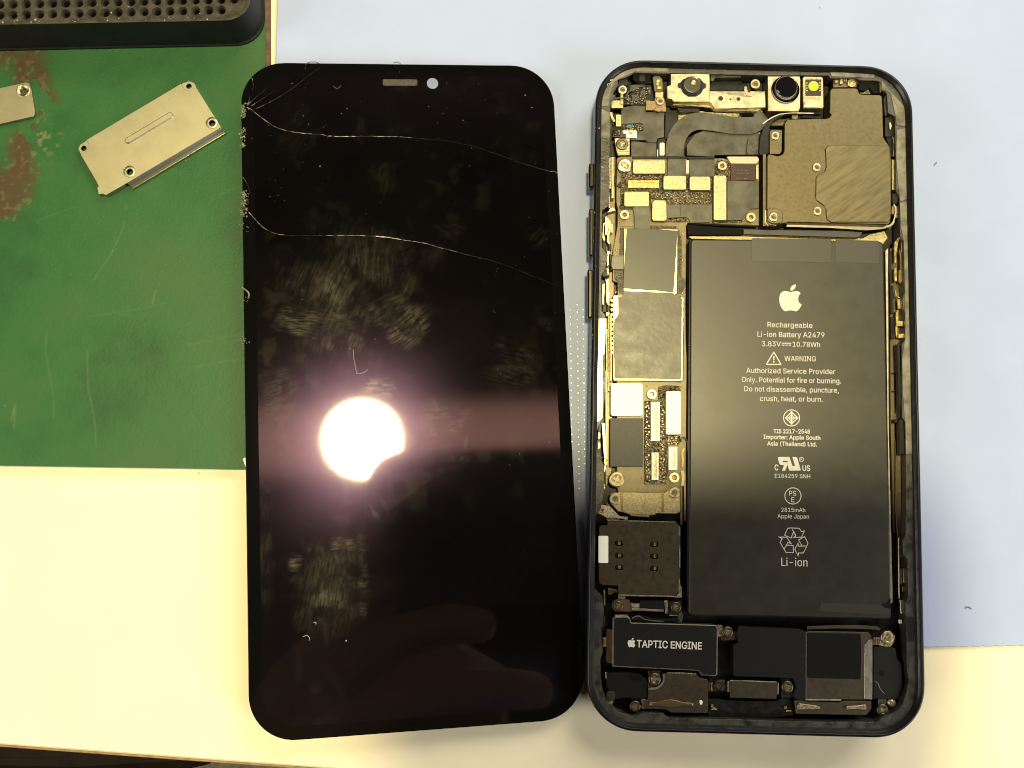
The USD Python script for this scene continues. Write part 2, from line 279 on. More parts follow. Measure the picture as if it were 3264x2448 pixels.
# green mat with brown burn stains
def green_mat():
    g = Polygon([Wp(x, y, GRZ)[:2] for x, y in [(-420, 1478), (0, 1483), (786, 1492), (849, 1497), (846, 700), (844, -250), (-420, -250)]])
    back = Polygon([Wp(x, y, 1.0)[:2] for x, y in [(-420, 1475), (0, 1482), (786, 1491), (852, 1494), (862, 700), (862, -250), (-420, -250)]])
    o = thing('cutting_mat', 'worn green rubber mat with brown burn stains on the left', 'mat')
    obj('brown_layer', bev(back, .03, GRZ - .35, .1), 'layer_brown', o)  # brown layer, slightly wider than the green top on the right
    body = bev(g, GRZ - .34, GRZ - .02, .02)
    # top sheet: a grid so stains keep a shape of their own
    st = .3; x0, y0, x1, y1 = g.bounds; xs = np.arange(x0, x1 + st, st); ys = np.arange(y0, y1 + st, st); X, Y = np.meshgrid(xs, ys)
    X2 = X.copy(); lim = np.interp(Y, [g.bounds[1], g.bounds[3]], [Wp(849, 1497, GRZ)[0], Wp(844, -250, GRZ)[0]]); X2 = np.minimum(X, lim)
    lo = np.interp(X, [Wp(-420, 1478, GRZ)[0], Wp(849, 1497, GRZ)[0]], [Wp(-420, 1478, GRZ)[1], Wp(849, 1497, GRZ)[1]]); Y2 = np.maximum(Y, lo)
    P3 = np.stack([X2, Y2, np.full_like(X, GRZ)], -1).reshape(-1, 3)
    nx, ny = len(xs), len(ys); i, j = np.meshgrid(np.arange(ny - 1), np.arange(nx - 1), indexing='ij'); a = (i * nx + j).ravel()
    f = np.vstack([np.c_[a, a + 1, a + nx + 1], np.c_[a, a + nx + 1, a + nx]])
    nz = lambda s, sd, o=4: meshkit.fbm(np.c_[P3[:, :2] * s, np.zeros(len(P3))], o, sd)
    dents = (nz(.12, 5) - .5) * .10 + (nz(.7, 6) - .5) * .018
    P3[:, 2] += np.where((X2.ravel() > x1 - 2) | (Y2.ravel() < lo.ravel() + .6), 0, dents)
    stain = np.zeros(len(P3))
    for pts in ([(60, 150), (120, 150), (145, 230), (150, 300), (172, 318), (125, 345), (118, 420), (100, 500), (110, 560), (95, 620), (40, 690), (-60, 700), (-60, 560), (30, 520), (45, 430), (70, 360), (60, 290), (30, 210)],
                [(-40, 145), (70, 150), (80, 185), (20, 200), (-40, 190)]):
        pg = [Wp(x, y, GRZ)[:2] for x, y in pts]; poly = Polygon(pg).buffer(0)
        import shapely
        d = shapely.distance(poly.exterior, shapely.points(P3[:, 0], P3[:, 1])) * np.where(shapely.contains_xy(poly, P3[:, 0], P3[:, 1]), 1, -1)
        stain = np.maximum(stain, np.clip((d + 3.0 * (nz(.3, 11) - .5) + 1.2 * (nz(.8, 12, 3) - .5)) / 3.6 + .6, 0, 1) * np.clip(.72 + .4 * nz(.35, 13, 3), 0, 1))
    resid = np.clip((nz(1.1, 21, 4) - .6) * 6, 0, .6) * np.clip((stain > .25) * .4 + .9 * np.exp(-((P3[:, 0] - Wp(140, 450, GRZ)[0]) ** 2 + (P3[:, 1] - Wp(140, 450, GRZ)[1]) ** 2) / 14), 0, 1)
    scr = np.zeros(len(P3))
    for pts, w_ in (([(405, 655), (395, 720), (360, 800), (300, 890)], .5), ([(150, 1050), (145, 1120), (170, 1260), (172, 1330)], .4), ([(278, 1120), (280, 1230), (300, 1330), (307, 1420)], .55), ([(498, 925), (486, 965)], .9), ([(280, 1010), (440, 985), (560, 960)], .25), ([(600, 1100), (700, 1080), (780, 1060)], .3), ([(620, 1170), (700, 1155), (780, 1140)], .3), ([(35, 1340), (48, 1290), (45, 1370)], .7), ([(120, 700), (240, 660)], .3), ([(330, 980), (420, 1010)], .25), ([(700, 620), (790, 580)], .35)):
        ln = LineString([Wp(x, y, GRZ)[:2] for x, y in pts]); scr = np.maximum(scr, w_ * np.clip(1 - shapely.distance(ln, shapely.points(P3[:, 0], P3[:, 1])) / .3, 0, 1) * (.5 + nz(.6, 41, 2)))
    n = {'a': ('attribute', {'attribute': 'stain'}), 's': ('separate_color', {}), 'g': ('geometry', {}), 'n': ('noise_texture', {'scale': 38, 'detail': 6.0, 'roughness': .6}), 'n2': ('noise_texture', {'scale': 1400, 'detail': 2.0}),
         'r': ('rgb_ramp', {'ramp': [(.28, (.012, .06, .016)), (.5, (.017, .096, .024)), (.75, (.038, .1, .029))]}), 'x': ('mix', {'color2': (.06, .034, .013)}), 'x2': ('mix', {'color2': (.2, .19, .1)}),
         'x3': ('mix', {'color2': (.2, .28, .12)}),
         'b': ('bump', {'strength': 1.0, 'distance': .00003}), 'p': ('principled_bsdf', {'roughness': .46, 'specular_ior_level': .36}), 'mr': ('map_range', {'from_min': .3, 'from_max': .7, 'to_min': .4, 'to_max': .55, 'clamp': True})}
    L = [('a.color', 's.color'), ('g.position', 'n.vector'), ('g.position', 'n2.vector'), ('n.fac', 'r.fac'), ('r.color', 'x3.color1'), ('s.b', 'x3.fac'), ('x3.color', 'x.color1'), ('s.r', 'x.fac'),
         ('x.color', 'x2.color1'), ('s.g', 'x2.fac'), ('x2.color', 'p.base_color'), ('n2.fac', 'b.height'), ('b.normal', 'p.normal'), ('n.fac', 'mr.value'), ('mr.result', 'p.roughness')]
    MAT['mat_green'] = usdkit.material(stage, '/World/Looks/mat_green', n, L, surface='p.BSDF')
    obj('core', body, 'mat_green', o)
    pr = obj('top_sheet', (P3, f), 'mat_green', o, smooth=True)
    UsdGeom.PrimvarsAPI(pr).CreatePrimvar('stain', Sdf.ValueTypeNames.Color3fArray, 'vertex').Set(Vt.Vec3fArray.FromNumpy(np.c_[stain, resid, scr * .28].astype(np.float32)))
green_mat()

# ------------------------------------------------------------------ perforated tray
def tray():
    zt = GRZ + 9.7
    o = thing('bit_holder', 'black perforated block with rows of small holes at the corner of the green mat', 'holder')
    A, B = Wp(*zz('T', 0, 150), zt)[:2], Wp(*zz('T', 1760, 118), zt)[:2]
    ux = (B - A) / np.linalg.norm(B - A); uy = np.array([-ux[1], ux[0]])
    corner = Wp(*zz('T', 1905, 152), zt)[:2]            # virtual sharp front corner of the upper rim
    T = lambda u, v: corner + ux * u + uy * v
    top = rnd(Polygon([T(-90, 0), T(0, 0), T(0, 45), T(-90, 45)]), 5.5, 8)
    base = top.buffer(1.1, quad_segs=8)
    inner = top.buffer(-1.0)
    h0 = Wp(*zz('T', 1765, 64), zt)[:2]; h1 = Wp(*zz('T', 90, 104), zt)[:2]; pit = np.linalg.norm(h0 - h1) / 17; hx = (h1 - h0) / np.linalg.norm(h1 - h0); hy = np.array([hx[1], -hx[0]])
    if hy[1] < 0: hy = -hy
    cs = [h0 + hx * pit * a + hy * pit * .87 * b for b in range(5) for a in range(26)]
    cs = [c for c in cs if inner.buffer(-1.3).contains(Point(c))]
    R1, R2 = 1.0, .62
    holes = unary_union([Point(c).buffer(R1, quad_segs=4) for c in cs])
    zi = zt - .5
    ms = [bev(inner.buffer(.02).difference(holes), zi - .6, zi, .02, False)]
    for c in cs: ms.append(lathe([(R1, zi - .02), (R2, zi - .75), (R2, zi - 5), (.001, zi - 5)], 12, (c[0], c[1], 0)))
    bd = obj('holder_body', [bev(base, GRZ + .05, GRZ + .9, .3), ], 'tray_black', o)
    # tapered side wall as a loft from the foot to the upper rim
    n = 120; rb = [base.buffer(-.25).exterior.interpolate(t, normalized=True).coords[0] for t in np.linspace(0, 1, n, endpoint=False)]
    rt = [top.exterior.interpolate(top.exterior.project(Point(p))).coords[0] for p in rb]
    ri = [inner.exterior.interpolate(inner.exterior.project(Point(p))).coords[0] for p in rt]
    lay = [np.c_[rb, np.full(n, GRZ + .8)], np.c_[rt, np.full(n, zt - .5)], np.c_[np.array(rt) * .9 + np.array(ri) * .1, np.full(n, zt - .12)], np.c_[np.array(rt) * .6 + np.array(ri) * .4, np.full(n, zt)], np.c_[np.array(rt) * .15 + np.array(ri) * .85, np.full(n, zt - .1)], np.c_[ri, np.full(n, zi - .05)]]
    V = np.vstack(lay); i = np.arange(n); j = (i + 1) % n; f = []
    for k in range(len(lay) - 1): a, b = k * n, k * n + n; f += [np.c_[a + i, a + j, b + j], np.c_[a + i, b + j, b + i]]
    f = np.vstack(f)
    obj('side_wall', (V[:3 * n], f[:4 * n]), 'tray_black', o, smooth=50)
    obj('rim', (V[2 * n:], f[4 * n:] - 2 * n), 'tray_top', o, smooth=50)
    obj('hole_plate', ms, 'tray_top', o, smooth=40)
    cr = []
    for _ in range(260):
        u, v = -90 * rng.random(), 13 * rng.random(); p = T(u, v if rng.random() < .6 else 1.2 * rng.random())
        if not top.buffer(-.3).contains(Point(p)) or holes.contains(Point(p)): continue
        b = trimesh.creation.icosphere(0, rng.uniform(.04, .13) * (1.8 if rng.random() < .1 else 1)); b.vertices *= rng.uniform(.5, 1.5, 3); b.apply_translation((p[0], p[1], zt - .45 if inner.contains(Point(p)) else zt)); cr.append(b)
    c = obj('solder_crumbs', cr, 'crumb'); tag(c, 'pale solder crumbs and dust scattered on the black perforated block', 'crumbs', kind='stuff')
tray()

# ------------------------------------------------------------------ the two loose shield plates on the green mat
def shields():
    zt = GRZ + 1.7
    o = thing('shield_plate', 'larger brushed metal cover plate with four corner holes lying askew on green mat', 'metal plate')
    top = rnd(flatpts('T', [(588, 1120), (600, 1090), (645, 1062), (1385, 622), (1430, 610), (1468, 625), (1485, 665), (1670, 962), (960, 1382), (800, 1474), (772, 1462), (745, 1470), (735, 1420), (745, 1405), (722, 1360), (610, 1170)], zt), .18)
    P2 = lambda x, y, h=zt: Wp(*zz('T', x, y), h)[:2]
    mm = np.linalg.norm(P2(1000, 1000) - P2(1100, 1000)) / 100
    hs = [(1425, 648, 21), (630, 1118, 21), (978, 1296, 24), (1600, 928, 24)]
    holes = unary_union([Point(P2(x, y)).buffer(r * mm) for x, y, r in hs])
    seats = unary_union([Point(P2(x, y)).buffer(46 * mm) for x, y, r in hs[2:]] + [rnd(flatpts('T', p, zt), .3) for p in ([(1370, 600), (1368, 640), (1390, 675), (1420, 685), (1500, 655), (1500, 590)], [(560, 1100), (650, 1055), (672, 1085), (665, 1125), (640, 1150), (560, 1200)])])
    rib = LineString([P2(968, 1062), P2(1285, 872)]).buffer(27 * mm)
    obj('plate', [bev(top.difference(seats), zt - .22, zt, .05), bev(top.intersection(seats).difference(holes), zt - .42, zt - .2, .04)], 'shield_sat', o)
    obj('rib', bev(rib, zt - .03, zt + .24, .26), 'shield_sat', o)
    for x, y, r in hs[2:]: obj('hole_boss', lathe([(45 * mm, zt - .2), (40 * mm, zt - .1), (30 * mm, zt - .06), (24 * mm, zt - .1), (23 * mm, zt - .45)], 24, (*P2(x, y), 0)), 'shield_sat', o, smooth=True)
    # folded flange: down from the plate edge, then a rolled lip
    a0, a1 = P2(1670, 962), P2(960, 1382); b0, b1 = P2(1700, 1003, GRZ + .7), P2(1000, 1420, GRZ + .7); c0, c1 = P2(1712, 1012, GRZ + .2), P2(1012, 1436, GRZ + .2)
    prof = []
    for a, b, c in ((a0, b0, c0), (a1, b1, c1)):
        prof.append(np.array([[*a, zt - .03], [*(a * .7 + b * .3), zt - .35], [*(a * .35 + b * .65), GRZ + .95], [*b, GRZ + .62], [*(b * .45 + c * .55), GRZ + .72], [*c, GRZ + .35], [*(c * 1.02 - b * .02), GRZ + .08]]))
    k = len(prof[0]); V = np.vstack(prof + [p - np.array([0, 0, .15]) for p in prof]); q = []
    for i in range(k - 1): q += [[i, k + i, k + i + 1, i + 1], [2 * k + i, 2 * k + i + 1, 3 * k + i + 1, 3 * k + i]]
    for i in range(k - 1): q += [[i, i + 1, 2 * k + i + 1, 2 * k + i], [k + i, 3 * k + i, 3 * k + i + 1, k + i + 1]]
    q = np.array(q); obj('flange', (V, np.vstack([q[:, [0, 1, 2]], q[:, [0, 2, 3]]])), 'shield_gloss', o)
    wall = top.exterior.buffer(.09).intersection(top).difference(LineString([a0, a1]).buffer(.6))
    obj('side_skirt', bev(wall, GRZ + .1, zt - .2, .02), 'shield_sat', o)
    z2 = GRZ + .9
    o = thing('shield_plate', 'smaller metal plate with one eyelet cut off by the left edge of the photo', 'metal plate')
    P2 = lambda x, y, h=z2: Wp(*zz('T', x, y), h)[:2]
    pl = rnd(flatpts('T', [(-260, 730), (0, 664), (190, 622), (218, 626), (236, 680), (264, 850), (250, 880), (0, 938), (-230, 990)], z2), .25); h = Point(P2(175, 684)).buffer(24 * mm)
    obj('plate', [bev(pl.difference(Point(P2(175, 684)).buffer(48 * mm)), GRZ + .1, z2, .08)], 'shield_sat', o)
    obj('eyelet', lathe([(52 * mm, z2 - .02), (48 * mm, z2 + .1), (40 * mm, z2 + .06), (34 * mm, z2 - .12), (24 * mm, z2 - .14), (23 * mm, GRZ + .1)], 24, (*P2(175, 684), 0)), 'steel_bright', o, smooth=True)
shields()

# ------------------------------------------------------------------ the opened phone
phone = thing('smartphone', 'opened black smartphone body showing its battery, boards and screws beside the black screen', 'phone', PH)
outer = Polygon([PH.px(x, y, 7.4) for x, y in [(1900.4, 184.7), (2908.8, 210.4), (2955, 2357.8), (1866.8, 2330)]])
outer = rnd(outer, 10.6, 12)
zi = lambda z, p: [zz(z, x, y) for x, y in p]
cav = (zi('A', [(625, 232), (1000, 240), (1060, 236)]) + zi('B', [(360, 262), (1075, 262), (1095, 292), (1400, 296), (1440, 318), (1650, 325), (1685, 345), (1692, 440), (1755, 470), (1770, 700), (1850, 745), (1862, 1240)]) +
       [(2855, 612), (2866, 625), (2868, 690), (2868, 752), (2880, 768), (2881, 905), (2884, 930), (2876, 950), (2877, 985), (2885, 995), (2885, 1080), (2874, 1098), (2875, 1330), (2885, 1345), (2888, 1540), (2887, 1700), (2878, 1722), (2880, 1770), (2893, 1785), (2895, 1900), (2886, 1920), (2888, 1990), (2890, 2100)] +
       zi('J', [(1842, 700), (1862, 800), (1830, 950), (1795, 1060), (1740, 1130), (1640, 1185), (1560, 1225), (1500, 1262), (900, 1262), (360, 1250)]) + zi('I', [(1900, 1340), (1040, 1325), (1010, 1310), (975, 1268), (740, 1258), (690, 1280), (600, 1300), (450, 1250), (330, 1150), (262, 1000), (240, 850), (232, 640), (262, 540), (255, 480), (240, 400), (240, 250)]) +
       [(1918, 1998), (1925, 1950), (1920, 1900), (1890, 1870), (1888, 1660), (1915, 1620), (1927, 1560), (1925, 1480), (1905, 1450), (1900, 1380), (1922, 1330), (1930, 1240), (1928, 1020), (1930, 1005), (1918, 990), (1917, 880), (1930, 855), (1938, 812), (1920, 790), (1920, 670), (1942, 655)] +
       zi('C', [(340, 520), (340, 200)]) + zi('A', [(350, 1000), (345, 930), (370, 850), (350, 760), (355, 560), (420, 500), (380, 480), (440, 380), (440, 310), (520, 290), (600, 250)]))
cavity = rnd(Polygon([PH.px(x, y, 6.2) for x, y in cav]).buffer(0), .18, 3)
ir = outer.buffer(-.95); irb = outer.buffer(-.55)
# aluminium band: rounded outside, narrow bright lip, dark rebate down to the glued ledge
def band():
    n = 360; t = np.linspace(0, 1, n, endpoint=False); e = outer.exterior
    P = np.array([e.interpolate(a, normalized=True).coords[0] for a in t]); d = np.roll(P, -1, 0) - np.roll(P, 1, 0); d /= np.linalg.norm(d, axis=1)[:, None]; N = np.stack([d[:, 1], -d[:, 0]], 1)
    if not outer.contains(Point(P[0] - N[0] * .3)): N = -N
    prof = [(-.45, 0), (-.1, .25), (0, .7), (0, 6.6), (-.06, 6.95), (-.22, 7.2), (-.42, 7.36), (-.62, 7.4), (-.74, 7.3), (-.8, 7.0), (-.95, 6.5), (-1.3, 6.35), (-1.3, 5.9)]
    V = np.vstack([np.c_[P + N * a, np.full(n, h)] for a, h in prof]); i = np.arange(n); j = (i + 1) % n; f = []
    for k in range(len(prof) - 1): a, b = k * n, k * n + n; f += [np.c_[a + i, a + j, b + j], np.c_[a + i, b + j, b + i]]
    obj('frame_band', (V, np.vstack(f)), 'frame_blue', phone, smooth=55)
    V2 = np.vstack([np.c_[P + N * a, np.full(n, h)] for a, h in [(-.72, 7.33), (-.95, 6.98), (-1.25, 6.75 + 0), (-1.5, 6.42), (-1.5, 6.1)]])
    V2[2 * n:3 * n, 2] += .12 * np.array([meshkit.fbm(np.array([[p[0] * .8, p[1] * .8, 1]]), 3, 3)[0] - .5 for p in P])
    f = []
    for k in range(4): a, b = k * n, k * n + n; f += [np.c_[a + i, a + j, b + j], np.c_[a + i, b + j, b + i]]
    obj('seal_edge', (V2, np.vstack(f)), 'rim_black', phone, smooth=50)
band()
fk = []
for _ in range(420):
    y = 250 + 1250 * rng.random() ** 1.1; x = 1901 - .0157 * (y - 340) + rng.normal(0, 2.5) + (max(0, 330 - y) * .55 if y < 330 else 0)
    if meshkit.noise(np.array([[y * .02, 0, 0]]))[0] < .42: continue
    b = trimesh.creation.icosphere(0, rng.uniform(.06, .19)); b.vertices *= (.7, rng.uniform(.8, 2.4), .5); b.apply_translation((*PH.px(x + 4, y, 7.2), 7.1)); fk.append(b)
obj('edge_wear_glints', fk, 'fleck', phone, kind='stuff')  # worn metal flecks, enlarged and brightened to stand for edge highlights
obj('back_plate', bev(outer.buffer(-.4), 0.0, 1.9, .05), 'inner_wall', phone)
def bumpy(poly, z, step=.55, amp=.1):
    """A ledge sheet with uneven glue on it: gridded inside the polygon, walls straight down."""
    return bev(poly, z - 3.6, z, .08)
ledge = outer.buffer(-1.25).difference(cavity)
obj('ledge', bumpy(ledge, 6.25), 'ledge', phone)
# torn adhesive strips on the ledge, darker towards the bottom
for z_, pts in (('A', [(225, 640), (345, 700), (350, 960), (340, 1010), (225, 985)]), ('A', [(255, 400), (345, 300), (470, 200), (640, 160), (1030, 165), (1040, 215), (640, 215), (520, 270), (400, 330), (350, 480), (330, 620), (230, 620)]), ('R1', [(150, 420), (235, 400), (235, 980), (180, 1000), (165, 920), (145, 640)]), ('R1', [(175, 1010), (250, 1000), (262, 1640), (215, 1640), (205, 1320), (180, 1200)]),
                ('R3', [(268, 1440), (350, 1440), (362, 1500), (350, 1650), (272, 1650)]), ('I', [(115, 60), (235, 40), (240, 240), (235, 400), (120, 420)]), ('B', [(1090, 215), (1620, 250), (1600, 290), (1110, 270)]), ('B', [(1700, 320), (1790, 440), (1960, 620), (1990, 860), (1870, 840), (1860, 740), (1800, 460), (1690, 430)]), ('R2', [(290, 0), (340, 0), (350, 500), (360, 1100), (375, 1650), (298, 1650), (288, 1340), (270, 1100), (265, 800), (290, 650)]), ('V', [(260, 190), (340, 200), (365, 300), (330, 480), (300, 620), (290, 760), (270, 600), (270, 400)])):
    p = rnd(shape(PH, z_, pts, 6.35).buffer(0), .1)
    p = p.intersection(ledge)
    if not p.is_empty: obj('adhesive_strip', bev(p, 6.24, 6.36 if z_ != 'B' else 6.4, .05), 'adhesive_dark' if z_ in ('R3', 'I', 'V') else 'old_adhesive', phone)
# side keys outside the left wall
for z_, r in (('C', (103, 262, 143, 538)), ('C', (105, 795, 142, 1345)), ('E', (112, 850, 158, 1575))):
    a, b = zz(z_, r[0], r[1]), zz(z_, r[2], r[3])
    p = [PH.px(x, y, 5.0) for x, y in [(a[0], a[1]), (b[0] + 6, a[1]), (b[0] + 6, b[1]), (a[0], b[1])]]
    k = rnd(Polygon(p), .2); obj('side_key', bev(k, 2.4, 5.0, .3), 'key_metal', phone)

def part(name, z, pts, top, th, m, r=.15, b=.06, parent=None, label=None, kind=None, smooth=False):
    p = rnd(shape(PH, z, pts, top), r)
    o = obj(name, bev(p, top - th, top, b), m, parent or phone, smooth, label, kind)
    if name == 'connector_cover': obj('gasket', bev(p.buffer(.15), top - th - .3, top - th + .25, .03), 'plastic_black', o)  # black border paints the deep shadow round each connector cover
    return o
def at(z, x, y, w): return PH.px(*zz(z, x, y), w)
UNIT = np.linalg.norm(at('P', 2400, 1200, 5) - at('P', 2500, 1200, 5)) / 100      # mm per photo pixel
def screw(z, x, y, r, top, m='steel_bright', slot='steel', style='cross', turn=.3, label=None):
    s_ = Z[z][2]; r = r / s_ * UNIT; c = at(z, x, y, top)
    h = obj('screw', lathe([(r, top - .9), (r, top - .16), (r * .93, top - .05), (r * .84, top), (r * .60, top - .01), (r * .5, top - .12), (r * .34, top - .14), (.001, top - .14)], 28, (*c, 0)), m, phone, smooth=35, label=label)
    slot = 'board_dark' if slot == 'steel' else slot
    bars = []
    if style == 'cross':
        for k in range(2):
            L_, w_ = r * .5, r * .17; q = sbox(-L_, -w_, L_, w_); bars.append(affinity.translate(affinity.rotate(q, math.degrees(turn) + 90 * k, origin=(0, 0)), *c))
    else:
        for k in range(3): q = sbox(0, -r * .12, r * .4, r * .12); bars.append(affinity.translate(affinity.rotate(q, math.degrees(turn) + 120 * k, origin=(0, 0)), *c))
    obj('recess', bev(unary_union(bars), top - .13, top - .085, .03), slot, h)
    obj('dish', lathe([(r * .5, top - .125), (r * .44, top - .1), (r * .3, top - .132), (.001, top - .132)], 20, (*c, 0)), 'bronze_plate', h, smooth=True)
def standoff(z, x, y, r, top, parent=None):
    s_ = Z[z][2]; r = r / s_ * UNIT; c = at(z, x, y, top)
    h = obj('standoff', lathe([(r, top - 1.4), (r, top - .12), (r * .9, top), (r * .52, top), (r * .42, top - .12), (r * .36, top - 1.0), (.001, top - 1.0)], 28, (*c, 0)), 'steel_bright', phone, smooth=35)
    n = 22; dots = [lathe([(.05, top - .75), (.03, top - .7), (.001, top - .69)], 6, (c[0] + r * 1.25 * math.cos(k * 2 * math.pi / n), c[1] + r * 1.25 * math.sin(k * 2 * math.pi / n), 0)) for k in range(n)]
    obj('solder_dots', dots, 'gold', h, kind='stuff')
    obj('hole', lathe([(r * .36, top - .85), (.001, top - .85)], 16, (*c, 0)), 'copper', h)
def ribbon(z, pts, width, w, th, m, name='flex_cable', parent=None, zpts=None):
    """A flat flexible cable along pts, width in tile units."""
    hw = width / Z[z][2] * UNIT / 2; p = spline([(*at(z, x, y, w), 0) for x, y in pts], 36)[:, :2]
    zs = np.interp(np.linspace(0, 1, 36), np.linspace(0, 1, len(zpts)), zpts) if zpts else np.full(36, w)
    t = np.gradient(p, axis=0); t /= np.linalg.norm(t, axis=1)[:, None]; n = np.stack([-t[:, 1], t[:, 0]], 1)
    a, b = p + n * hw, p - n * hw; V = np.vstack([np.c_[a, zs], np.c_[b, zs], np.c_[a, zs - th], np.c_[b, zs - th]]); k = 36; i = np.arange(k - 1)
    f = [np.c_[i, k + i, k + i + 1], np.c_[i, k + i + 1, i + 1], np.c_[2 * k + i, 3 * k + i + 1, 3 * k + i], np.c_[2 * k + i, 2 * k + i + 1, 3 * k + i + 1], np.c_[i, i + 1, 2 * k + i + 1], np.c_[i, 2 * k + i + 1, 2 * k + i], np.c_[k + i, 3 * k + i + 1, k + i + 1], np.c_[k + i, 3 * k + i, 3 * k + i + 1]]
    return obj(name, (V, np.vstack(f)), m, parent or phone)
def smds(name, z, rects, top, th=.3, m='smd_tan', parent=None):
    """many tiny soldered components joined into one mesh"""
    ms = []
    for x0, y0, x1, y1 in rects: ms.append(bev(shape(PH, z, (x0, y0, x1, y1), top), top - th, top, .03))
    return obj(name, ms, m, parent or phone, kind='stuff')
def scatter(z, x0, y0, x1, y1, n, lo, hi, seed):
    g = np.random.default_rng(seed); o = []
    for _ in range(n * 6):
        w, h = g.uniform(lo, hi), g.uniform(lo, hi) * .8; x, y = g.uniform(x0, x1 - w), g.uniform(y0, y1 - h)
        if all(x > b[2] + 3 or x + w < b[0] - 3 or y > b[3] + 3 or y + h < b[1] - 3 for b in o): o.append((x, y, x + w, y + h))
        if len(o) == n: break
    return o

# --- battery
bat = part('battery', 'P', [(2200, 761), (2400, 763), (2817, 770), (2829, 1356), (2841, 1925), (2842, 1975), (2196, 1962), (2196, 1900)], 5.9, 3.8, 'battery_wrap', .9, .35, smooth=25)
part('wrap_seam', 'P', [(2198, 765), (2206, 765), (2201, 1330), (2197, 1900), (2190, 1900), (2193, 1330)], 5.6, 2.5, 'plastic_black', .05, .04, bat)
part('pull_tab', 'L', [(680, 163), (1380, 170), (1378, 378), (682, 366)], 5.945, .04, 'black_tape', .12, .01, bat)
part('pull_tab', 'L', [(1418, 176), (1800, 186), (1802, 386), (1418, 378)], 5.945, .04, 'black_tape', .12, .01, bat)
part('end_fold', 'R3', [(-420, 1330), (60, 1345), (150, 1360), (150, 1430), (-440, 1400)], 5.96, .05, 'black_tape', .1, .01, bat)
for a, b in (((60, 1345), (155, 1310)),):
    part('seam_notch', 'R3', [(70, 1345), (120, 1330), (150, 1290), (152, 1380), (100, 1370)], 5.98, .05, 'foam_black', .05, .01, bat)
TXW = 5.93
def text(parent, s, z, xl, xr, yb_l, yb_r, cap, m='print_light', w=TXW, bold=False, name='printed_text'):
    t = meshkit.text_mesh(s, 1.0, .02, bold); v = np.array(t.vertices)
    a, b = at(z, xl, yb_l, w), at(z, xr, yb_r, w); d = b - a; L_ = np.linalg.norm(d); d /= L_; n = np.array([-d[1], d[0]])
    x = (v[:, 0] - v[:, 0].min()) / np.ptp(v[:, 0]) * L_; y = v[:, 1] * cap / Z[z][2] * UNIT
    V = np.c_[a + np.outer(x, d) + np.outer(y, n), w + v[:, 2]]
    return obj(name, trimesh.Trimesh(V, t.faces, process=False), m, parent)
def flatmark(parent, name, z, geom, m='print_light', w=TXW):
    """geom: shapely shape drawn in tile units"""
    if geom.geom_type == 'Polygon': geom = [geom]
    else: geom = list(geom.geoms)
    ms = []
    for g in geom:
        q = Polygon(loc(PH, z, g.exterior.coords, w), [loc(PH, z, h.coords, w) for h in g.interiors])
        ms.append(bev(q.buffer(0), w, w + .02, .004))
    return obj(name, ms, m, parent)
text(bat, 'Rechargeable', 'L', 820, 1216, 947, 955, 46)
text(bat, 'Li-ion Battery A2479', 'L', 732, 1322, 1032, 1040, 46)
text(bat, '3.83V', 'L', 770, 937, 1115, 1117, 44); text(bat, '10.78Wh', 'L', 1042, 1283, 1120, 1124, 44)
flatmark(bat, 'printed_symbol', 'L', unary_union([sbox(945, 1086, 1028, 1093)] + [sbox(x, 1103, x + 21, 1110) for x in (946, 976, 1006)]))
tri = Polygon([(875, 1170), (936, 1275), (812, 1275)]).buffer(6)
flatmark(bat, 'printed_symbol', 'L', unary_union([tri.difference(tri.buffer(-9)), Polygon([(869, 1203), (881, 1203), (879, 1240), (872, 1240)]), Point(875.5, 1254).buffer(7)]))
text(bat, 'WARNING', 'L', 970, 1247, 1246, 1249, 45)
text(bat, 'Authorized Service Provider', 'L', 634, 1417, 1350, 1362, 44); text(bat, 'Only. Potential for fire or burning.', 'L', 593, 1468, 1430, 1444, 44)
text(bat, 'Do not disassemble, puncture,', 'L', 616, 1447, 1512, 1526, 44); text(bat, 'crush, heat, or burn.', 'L', 753, 1306, 1598, 1605, 44)
ap = Polygon([(1022, 640), (1000, 632), (975, 628), (950, 635), (931, 655), (922, 690), (924, 725), (932, 757), (945, 782), (962, 802), (980, 809), (1000, 804), (1025, 799), (1050, 804), (1070, 809), (1090, 800), (1108, 775), (1121, 748), (1101, 736), (1091, 714), (1090, 690), (1097, 668), (1113, 651), (1095, 634), (1072, 628), (1048, 633)]).buffer(-6).buffer(12).buffer(-6)
leaf = Polygon([(1021, 628), (1021, 606), (1032, 586), (1050, 575), (1070, 571), (1069, 590), (1058, 610), (1042, 624)]).buffer(3).buffer(-3)
apple = unary_union([ap, leaf]); flatmark(bat, 'printed_logo', 'L', apple)
c = Point(673, 157); dia = Polygon([(673, 100), (733, 157), (673, 214), (615, 157)])
flatmark(bat, 'printed_symbol', 'M', unary_union([c.buffer(81).difference(c.buffer(73)), dia.exterior.buffer(5), LineString([(673, 97), (673, 216)]).buffer(7), LineString([(613, 157), (735, 157)]).buffer(5), Polygon([(673, 125), (705, 157), (673, 190), (641, 157)]).exterior.buffer(3)]))
text(bat, 'TIS 2217-2548', 'M', 500, 850, 303, 308, 38, bold=True); text(bat, 'Importer: Apple South', 'M', 402, 950, 358, 368, 38, bold=True); text(bat, 'Asia (Thailand) Ltd.', 'M', 438, 916, 421, 431, 38, bold=True)
ul = unary_union([Polygon([(540, 540), (552, 532), (655, 532), (690, 532), (725, 534), (762, 662), (655, 665), (648, 655), (640, 630), (632, 600), (628, 622), (610, 666), (580, 665), (600, 612), (562, 608), (550, 580)])])
